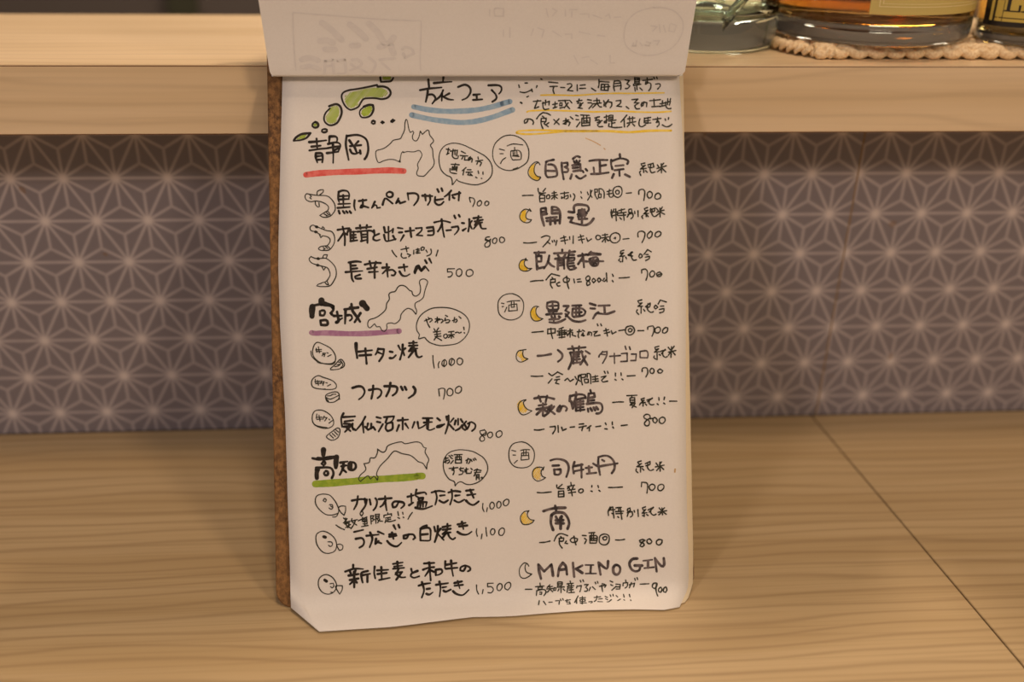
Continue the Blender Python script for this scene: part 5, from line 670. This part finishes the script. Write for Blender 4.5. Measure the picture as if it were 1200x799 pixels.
 (1, 'drink_note', 'fine', 0.68, 'first row of the note under the ninth drink', '1292 51 1326 50;1370 80 1371 68;1346 62 1391 64;1360 58 1382 59 1379 49 1359 49 1360 58;1352 42 1348 17;1352 42 1390 46 1400 32 1388 14;1367 33 1378 33 1375 22 1366 23;1422 69 1408 56;1411 59 1436 60;1404 48 1438 49;1422 58 1418 42 1406 31;1421 47 1435 33;1444 52 1441 40 1452 40 1454 51 1444 53;1465 81 1488 80 1486 64 1464 62 1465 81;1467 72 1486 72;1461 54 1498 55;1481 61 1479 26;1465 67 1461 54;1469 45 1463 35;1492 44 1500 36;1530 84 1532 76;1513 70 1547 72;1521 66 1524 62;1538 69 1535 62;1515 57 1549 59;1518 57 1511 27;1523 48 1543 50;1535 56 1533 26;1523 38 1545 39;1519 24 1550 25;1566 58 1563 47;1567 55 1589 58 1585 40 1579 27;1584 85 1587 76;1598 87 1602 78;1606 62 1626 62 1611 48 1621 39 1616 28 1604 28;1637 47 1628 30;1648 49 1662 35;1663 73 1666 65;1675 76 1678 67;1685 50 1720 56;1700 63 1714 60;1697 55 1700 22;1720 54 1713 44;1743 76 1757 69;1746 56 1757 51;1774 47 1749 27;1774 58 1797 55 1792 32 1773 33;1773 44 1793 43;1826 78 1828 67;1812 62 1811 48;1812 62 1837 63 1833 44 1821 36;1845 52 1874 59 1867 40;1857 63 1844 36;1875 84 1878 73;1888 87 1891 77;1903 53 1926 53 1950 53'),
 (1, 'drink_note', 'fine', 0.68, 'second row of the note under the ninth drink', '1361 -13 1354 -41;1383 -18 1393 -42;1410 -26 1428 -25;1447 -18 1467 -17 1461 -44;1473 -9 1475 -19;1485 -7 1487 -16;1498 -20 1524 -15;1507 -14 1502 -31 1519 -28 1520 -44 1503 -43;1568 5 1545 -34;1558 -13 1554 -42;1575 -8 1606 -6;1577 -18 1602 -16 1601 -29 1575 -30 1577 -18;1590 1 1584 -48 1574 -39;1580 -39 1605 -41;1620 -34 1637 -31 1637 -39 1629 -43;1651 -8 1686 -5;1667 0 1661 -22 1648 -34;1673 -19 1693 -17;1667 -35 1692 -38;1711 -5 1722 -11;1710 -18 1720 -25;1740 -26 1723 -40 1715 -40;1738 3 1740 -6;1753 5 1754 -4;1769 -2 1776 -11;1772 -35 1788 -25;1809 3 1810 -13;1806 -30 1809 -34;1840 1 1841 -14;1841 -32 1842 -38'),
 (1, 'price', 'fine', 0.82, 'price of the ninth drink', '1989 55 1974 53 1967 36 1978 27 1990 38 1994 52;1992 55 1985 19 1989 -15;2013 32 2000 24 1999 9 2009 6 2017 20 2013 32;2039 33 2026 23 2025 8 2035 4 2044 19 2039 33'),
 (1, 'moon_drawing', 'fine', 0.55, 'yellow crescent moon, first down the drink list', '1423 2289 1414 2303 1397 2303 1376 2286 1362 2264 1359 2241 1375 2218 1403 2205 1419 2212 1423 2225 1406 2229 1392 2249 1393 2275 1402 2295 1414 2300;1423 2226 1425 2218'),
 (0, 'moon_fill', 'yellowf', 0.0, '', 'f 1396 2299 1376 2281 1364 2258 1367 2235 1386 2215 1411 2209 1417 2221 1403 2229 1391 2246 1390 2275'),
 (1, 'moon_drawing', 'fine', 0.55, 'yellow crescent moon, second down the drink list', '1371 2042 1362 2054;1362 2056 1365 2042;1359 2049 1337 2053 1316 2037 1308 2012 1318 1992 1341 1981 1361 1985 1371 1997 1352 2000 1341 2011 1345 2031 1359 2048'),
 (0, 'moon_fill', 'yellowf', 0.0, '', 'f 1342 2048 1325 2043 1312 2017 1318 1994 1338 1985 1347 2000 1339 2017 1342 2037'),
 (1, 'moon_drawing', 'fine', 0.55, 'yellow crescent moon, third down the drink list', '1344 1781 1333 1790;1336 1793 1336 1781;1333 1786 1313 1782 1299 1759 1304 1734 1326 1724 1349 1727 1366 1738 1346 1739 1330 1753 1327 1773 1336 1784'),
 (0, 'moon_fill', 'yellowf', 0.0, '', 'f 1327 1783 1313 1776 1300 1756 1306 1737 1326 1726 1343 1730 1341 1739 1327 1753 1323 1770'),
 (1, 'moon_drawing', 'fine', 0.55, 'yellow crescent moon, fourth down the drink list', '1398 1534 1387 1537 1369 1532 1355 1509 1356 1481 1371 1461 1396 1459 1419 1470 1399 1477 1384 1497 1383 1520 1392 1534'),
 (0, 'moon_fill', 'yellowf', 0.0, '', 'f 1375 1534 1352 1509 1356 1481 1373 1461 1396 1460 1408 1470 1391 1483 1381 1503 1381 1526'),
 (1, 'moon_drawing', 'fine', 0.55, 'yellow crescent moon, fifth down the drink list', '1325 1309 1304 1306 1285 1302 1273 1282 1275 1257 1292 1244 1314 1248 1334 1260 1315 1267 1307 1284 1310 1304'),
 (0, 'moon_fill', 'yellowf', 0.0, '', 'h 1302 1304 1282 1296 1276 1280 1298 1262 1300 1248 1317 1250 1326 1259 1309 1273 1304 1290'),
 (1, 'moon_drawing', 'fine', 0.55, 'yellow crescent moon, sixth down the drink list', '1318 1045 1298 1040 1281 1026 1276 1001 1285 976 1302 965 1327 972 1349 985 1325 994 1309 1012 1305 1031 1318 1043'),
 (0, 'moon_fill', 'yellowf', 0.0, '', 'h 1287 1042 1269 1015 1278 998 1288 981 1305 975 1328 986 1311 1009 1303 1026 1295 1037'),
 (1, 'moon_drawing', 'fine', 0.55, 'yellow crescent moon, seventh down the drink list', '1406 689 1400 672;1403 683 1383 688 1357 682 1344 660 1348 632 1370 615 1396 622 1413 632 1396 639 1389 656 1394 675 1404 683'),
 (0, 'moon_fill', 'yellowf', 0.0, '', 'h 1369 690 1343 660 1351 635 1370 620 1384 625 1387 642 1382 659 1388 678'),
 (1, 'moon_drawing', 'fine', 0.55, 'yellow crescent moon, eighth down the drink list', '1321 462 1310 458;1320 460 1296 457 1278 438 1275 416 1286 393 1311 389 1337 398 1347 411 1329 414 1315 428 1311 445 1318 458'),
 (0, 'moon_fill', 'yellowf', 0.0, '', 'h 1298 454 1280 433 1280 405 1294 393 1320 393 1340 405 1320 414 1309 429 1304 446'),
 (1, 'moon_drawing', 'fine', 0.55, 'uncoloured crescent moon beside the last drink', '1313 171 1306 183 1290 189 1269 170 1262 146 1268 117 1288 108 1310 116 1328 129 1308 135 1296 147 1293 167 1298 183'),
]
write(HANDWRITING, page, sheet_pt)
# small orange spot at the page's right margin
write([(1, 'stain_spot', 'stain', 0.9, 'small orange stain near the right margin', '2105 640 2107 655')], page, sheet_pt)

# ---------------------------------------------------------------- pages turned over the top
def turned(name, u0, u1, off, label, t1):
    V = []; nt_ = int(t1*8); nu = 14
    for i in range(nt_+1):
        t = i/8
        fold = max(0.0, 1-abs(t-4.0)/1.0)
        lift = min(1.0, max(0.0, (t-4.6)/3.4))*(1.0 if t < 12 else .3)
        for j in range(nu+1):
            s = j/nu
            a = u0+1.2*fold-2.4*lift; b = u1-3.4*fold+2.4*lift
            V.append(flip_pt(a+(b-a)*s, t, off))
    F = [(i*(nu+1)+j, i*(nu+1)+j+1, (i+1)*(nu+1)+j+1, (i+1)*(nu+1)+j) for i in range(nt_) for j in range(nu)]
    o = mesh(name, V, F, M_turned, None, smooth=True)
    return tag(o, label, 'paper', 'pages turned over the top of the clipboard')
TMAX = len(PROF)-1.01
front_flip = turned('turned_page', 3.2, 219.6, 0.0, 'front turned-over page folded up above the title, faint writing showing through', TMAX)
turned('turned_page', 5.0, 218.5, -0.35, 'turned-over page directly behind the front one, seen only at its side edge', TMAX-.3)
GHOST = [
 (1, 'page_frame', 'ghost', 0.58, 'faint show-through of a drawn frame', '171 739 174 744 358 734 570 722 723 717 809 715 811 701 806 632 801 562 803 509;171 739 166 672 162 588 163 509'),
 (1, 'flower_drawing', 'ghost', 3.25, 'faint show-through of petals', '313 706 353 684 404 644;451 700 492 677 528 649;548 704 589 673 619 632;669 653 640 628 596 615;651 624 666 588;296 638 328 642 360 632;320 606 368 604;456 621 488 622;197 562 236 571 278 559;199 528 243 533 280 516'),
 (1, 'mirrored_text', 'ghost', 1.57, 'faint show-through of mirrored writing', '316 557 306 483;316 557 354 562 355 483;314 533 352 535;375 557 414 562 415 492 371 483;452 562 484 562 499 543 471 522 445 543;438 509 482 522 525 492;539 571 570 543 547 492;593 562 670 568;604 548 641 515;710 606 727 615 759 606 769 588 725 571 715 588'),
 (1, 'mirrored_text', 'ghost', 0.73, 'faint show-through of mirrored writing rows', '1158 757 1158 734;1185 761 1228 761 1229 734 1185 734 1185 761;1445 762 1458 731;1478 762 1501 754 1480 735;1544 758 1546 735;1566 758 1604 759;1578 751 1579 731;1622 743 1666 743 1667 731;1689 739 1734 727;1755 735 1771 743 1778 727;1800 731 1833 732;1230 682 1231 658;1263 690 1264 654;1374 662 1384 686;1406 690 1439 682 1430 654;1484 678 1529 658;1551 666 1584 667 1585 650;1622 675 1679 667;1718 663 1757 659;1601 580 1626 543;1646 571 1680 576;1692 562 1727 543;1792 580 1795 548 1817 548'),
 (1, 'drink_circle', 'ghost', 0.73, 'faint show-through of a circled price', '2000 767 1920 752 1869 715 1858 663 1879 616 1950 585 2041 585 2122 617 2161 667 2159 716 2114 752 2056 766 2000 767;1993 699 2028 696 2007 679;2038 704 2047 675;2061 700 2075 675;2099 708 2128 700 2120 676 2091 680 2094 704;1911 634 1907 621 1924 621 1927 642;1945 634 1958 621;1978 638 2001 634 1992 621 1974 625;2017 642 2046 642 2036 625'),
]
FS = 1.0
p_in, p_out = flip_pt(110, 7.0, 0), flip_pt(110, 7.0, 1.0)
if p_out[1] > p_in[1]: FS = -1.0       # the side that faces the room
write(GHOST, front_flip, lambda u, t, o: flip_pt(u, t/14, FS*(0.07+o*.6)), 10.0, 100.0/14)

# ---------------------------------------------------------------- rope mat and bottles on the shelf
def rope_mat():
    root = tag(empty('rope_mat', (0.30, 0.62, SH_T)), 'braided cotton rope mat on the shelf under the amber bottles', 'mat')
    def strand(x0, x1, yc, amp, ph, rad, pitch, zc, samples=None):
        n = int((x1-x0)/pitch*14)
        pts = []
        for i in range(n+1):
            x = x0+(x1-x0)*i/n
            a = 2*math.pi*(x-x0)/pitch+ph
            pts.append((x, yc+amp*math.sin(a), zc+amp*.42*math.sin(2*a+1.2)))
        V, F = [], []
        k = 8
        for i, p in enumerate(pts):
            a, b = Vector(pts[max(i-1, 0)]), Vector(pts[min(i+1, n)])
            t = (b-a).normalized(); u = t.cross(Vector((0, 0, 1))).normalized(); w = u.cross(t)
            rr = rad*(1 if 0 < i < n else .5)
            for j in range(k):
                q_ = Vector(p)+u*rr*math.cos(2*math.pi*j/k)+w*rr*math.sin(2*math.pi*j/k)*.9
                V.append(tuple(q_))
        for i in range(n):
            for j in range(k): F.append((i*k+j, i*k+(j+1) % k, (i+1)*k+(j+1) % k, (i+1)*k+j))
        F.append(tuple(range(k))); F.append(tuple(range(n*k, n*k+k)))
        return V, F
    rows = 6
    for r in range(rows):
        yc = -37.5+r*15.4
        inset = 26*(1-math.sqrt(max(0, 1-((r-rows/2+.5)/(rows/2+.6))**2)))
        V, F = [], []
        for s in range(3):
            v, f = strand(-93+inset, 330, yc, 4.3, s*2*math.pi/3+r, 3.1, 33.0, 4.3)
            b = len(V); V += v; F += [tuple(b+i for i in g) for g in f]
        mesh('braid', V, F, M_rope, root, smooth=True)
    # the outer cord wraps round the left end
    V, F = [], []
    n = 60; k = 8
    for s in range(2):
        b = len(V)
        for i in range(n+1):
            th = math.radians(100+160*i/n)
            cx, cy = -70, 1.5
            px_, py_ = cx+28*math.cos(th), cy+44*math.sin(th)
            a = i/n*2*math.pi*9+s*math.pi
            rx, rz = 2.2*math.cos(a), 1.6*math.sin(a)
            c = Vector((px_+rx*math.cos(th), py_+rx*math.sin(th), 3.9+rz))
            for j in range(k):
                e = 2*math.pi*j/k
                V.append((c.x+2.2*math.cos(e)*math.cos(th), c.y+2.2*math.cos(e)*math.sin(th), c.z+2.1*math.sin(e)))
        for i in range(n):
            for j in range(k): F.append((b+i*k+j, b+i*k+(j+1) % k, b+(i+1)*k+(j+1) % k, b+(i+1)*k+j))
    mesh('edge_cord', V, F, M_rope, root, smooth=True)
    return root
rope_mat()

def bottle(name, x, y, z, R, label, glass_mat, liq_mat, base=11.0, height=190.0, shape=None):
    root = tag(empty(name, (x, y, z)), label, 'bottle')
    H = height; s = R/50.0
    outer = [(0, 1.2), (R*.55, .8), (R*.91, 0), (R*.965, 1.2), (R*.99, 4.0), (R, 9.0), (R, H*.55), (R*.97, H*.62), (R*.75, H*.72), (15*s, H*.80), (14*s, H*.98), (15*s, H)]
    inner = [(12*s, H), (11*s, H*.98), (12*s, H*.80), (R*.70, H*.71), (R*.93, H*.615), (R-3.2, H*.55), (R-3.2, base+9), (R-5.5, base+3), (R*.72, base+.4), (R*.3, base+2.2), (0, base+3.0)]
    lathe('glass_body', outer+inner, glass_mat, root, 96, shape)
    if liq_mat:
        g = -.1
        liq = [(0, base+3.0+g), (R*.3, base+2.2+g), (R*.72, base+.4+g), (R-5.5-g, base+3+g), (R-3.2-g, base+9+g), (R-3.2-g, H*.50), (0, H*.50)]
        lathe('spirit', liq, liq_mat, root, 96, shape)
    lathe('cap', [(0, H+14), (16*s, H+14), (17*s, H+12), (17*s, H-10), (15.2*s, H-10)], M_cap, root, 32)
    return root
def curved_patch(name, R, a0, a1, z0, z1, mat, parent, lift=.15, n=28):
    V = [((R+lift)*math.sin(math.radians(a0+(a1-a0)*i/n)), -(R+lift)*math.cos(math.radians(a0+(a1-a0)*i/n)), z) for i in range(n+1) for z in (z0, z1)]
    F = [(2*i, 2*i+2, 2*i+3, 2*i+1) for i in range(n)]
    return mesh(name, V, F, mat, parent, smooth=True)

MZ = SH_T+0.0078
b2 = bottle('spirit_bottle', 0.2610, 0.6250, MZ, 59.0, 'wide round bottle of dark amber spirit with a thick clear base and olive gold label', M_glass, M_whisky, base=10.0, height=260)
lab = curved_patch('front_label', 59.0, -22, 66, 18.0, 95, M_label, b2)
for dz, wd in ((4.0, .5), (5.6, .35)):
    curved_patch('label_border', 59.0, -22+dz*1.1, 62, 18+dz, 18+dz+wd, M_label_line, lab, .28)
    curved_patch('label_border', 59.0, -22+dz*1.1, -22+dz*1.1+.55, 18+dz, 93, M_label_line, lab, .28)

# square-shouldered amber bottle: rounded-square section
def squarish(r, z, a, n=4.0):
    k = 1.0 if z < 150 else max(0.0, 1-(z-150)/30)
    s = 1/((abs(math.cos(a))**n+abs(math.sin(a))**n)**(1/n))
    return r*(1+(s-1)*k)
b3 = bottle('spirit_bottle', 0.3590, 0.6020, MZ, 38.0, 'square-shouldered amber bottle with a black-bordered gold label at the right end of the shelf', M_glass, M_amber, base=5.0, height=240, shape=squarish)
b3.rotation_euler.z = -0.42
def face_patch(name, u0, u1, z0, z1, mat, parent, lift=.2, n=16):
    V = []
    for i in range(n+1):
        u = u0+(u1-u0)*i/n
        y = 38.0*(1-min(.98, abs(u)/38.0)**4)**.25
        V += [(u, -y-lift, z0), (u, -y-lift, z1)]
    return mesh(name, V, [(2*i, 2*i+2, 2*i+3, 2*i+1) for i in range(n)], mat, parent, smooth=True)
lab3 = face_patch('black_border_label', -35.0, 35.0, 10.5, 90, M_black, b3)
g3 = face_patch('gold_panel', -32.4, 32.4, 13.2, 87, M_gold, lab3, .3)
face_patch('inner_rule', -30.6, 30.6, 14.9, 15.4, M_black, g3, .4)
face_patch('inner_rule', -30.6, -30.1, 14.9, 87, M_black, g3, .4, 2)
# the two visible capitals L and I, serif strokes
for u0, u1, z0, z1 in ((-24.8, -23.0, 19, 40), (-26.2, -17.6, 18.7, 19.4), (-18.8, -17.6, 19, 22.5), (-26.2, -21.6, 39.5, 40.2), (-15.8, -13.8, 19, 40), (-17.3, -12.3, 18.7, 19.4), (-17.3, -12.3, 39.5, 40.2)):
    face_patch('letter', u0, u1, z0, z1, M_black, g3, .4, 3)

# clear glass vessel with a heavy base and spiral flutes, standing directly on the shelf
def clear_vessel():
    x, y, R = 0.1640, 0.6345, 43.5
    root = tag(empty('clear_bottle', (x, y, SH_T)), 'clear glass bottle with a heavy greenish base beside the turned-over page', 'bottle')
    Ht = 200
    out = [(0, 1.5), (R*.6, 1.0), (R*.86, 0), (R*.94, 1.4), (R*.98, 5), (R, 12)]+[(R, 12+k*6) for k in range(1, 20)]+[(R*.9, 140), (R*.55, 158), (15, 170), (14, 195), (15, Ht)]
    inn = [(12, Ht), (11, 195), (12, 170), (R*.5, 156), (R*.84, 138)]+[(R-4, 12+k*6) for k in range(19, 1, -1)]+[(R-7, 19), (R*.6, 15.5), (R*.25, 21), (0, 24)]
    lathe('glass_body', out+inn, M_green_glass, root, 96)
    V, F = [], []
    # twisted glass rib inside the wall
    for s in range(5):
        b = len(V); n = 40; k = 8
        for i in range(n+1):
            a = math.radians(s*72+200+i*3.4); z = 17+i*2.6
            c = Vector(((R-7.5)*math.cos(a), (R-7.5)*math.sin(a), z))
            for j in range(k):
                e = 2*math.pi*j/k
                V.append((c.x+2.8*math.cos(e)*math.cos(a), c.y+2.8*math.cos(e)*math.sin(a), c.z+4.5*math.sin(e)))
        for i in range(n):
            for j in range(k): F.append((b+i*k+j, b+i*k+(j+1) % k, b+(i+1)*k+(j+1) % k, b+(i+1)*k+j))
        F.append(tuple(range(b, b+k))); F.append(tuple(range(b+n*k, b+n*k+k)))
    mesh('spiral_rib', V, F, M_green_glass, root, smooth=True)
    lathe('cap', [(0, 212), (16, 212), (17, 210), (17, 186), (15.2, 186)], M_cap, root, 32)
clear_vessel()

# unseen bulbs added above the frame to put highlights in the glass
bulb_mat, bnt, bb = material('highlight_bulb_glow')
bb.inputs['Emission Color'].default_value = (1.0, 0.86, 0.68, 1); bb.inputs['Emission Strength'].default_value = 34.0
for i, (x, y, z, w) in enumerate(((0.10, 1.05, 0.60, 'behind the clear bottle'), (0.37, 1.02, 0.58, 'behind the amber bottles'), (0.85, 1.15, 0.70, 'beyond the right end of the mat'), (0.30, -0.35, 1.35, 'above the seats'))):
    r = tag(empty('highlight_bulb', (x, y, z)), 'added warm bulb for glass highlights, '+w, 'lamp', 'added bulbs for glass highlights')
    lathe('bulb', [(0, -42)]+[(42*math.sin(math.radians(a)), -42*math.cos(math.radians(a))) for a in range(15, 165, 15)]+[(9, 42), (0, 42)], bulb_mat, r, 24)
    lathe('socket', [(0, 42.2), (11, 42.2), (11, 74), (3, 80), (2, 1200), (0, 1200)], M_cap, r, 16)
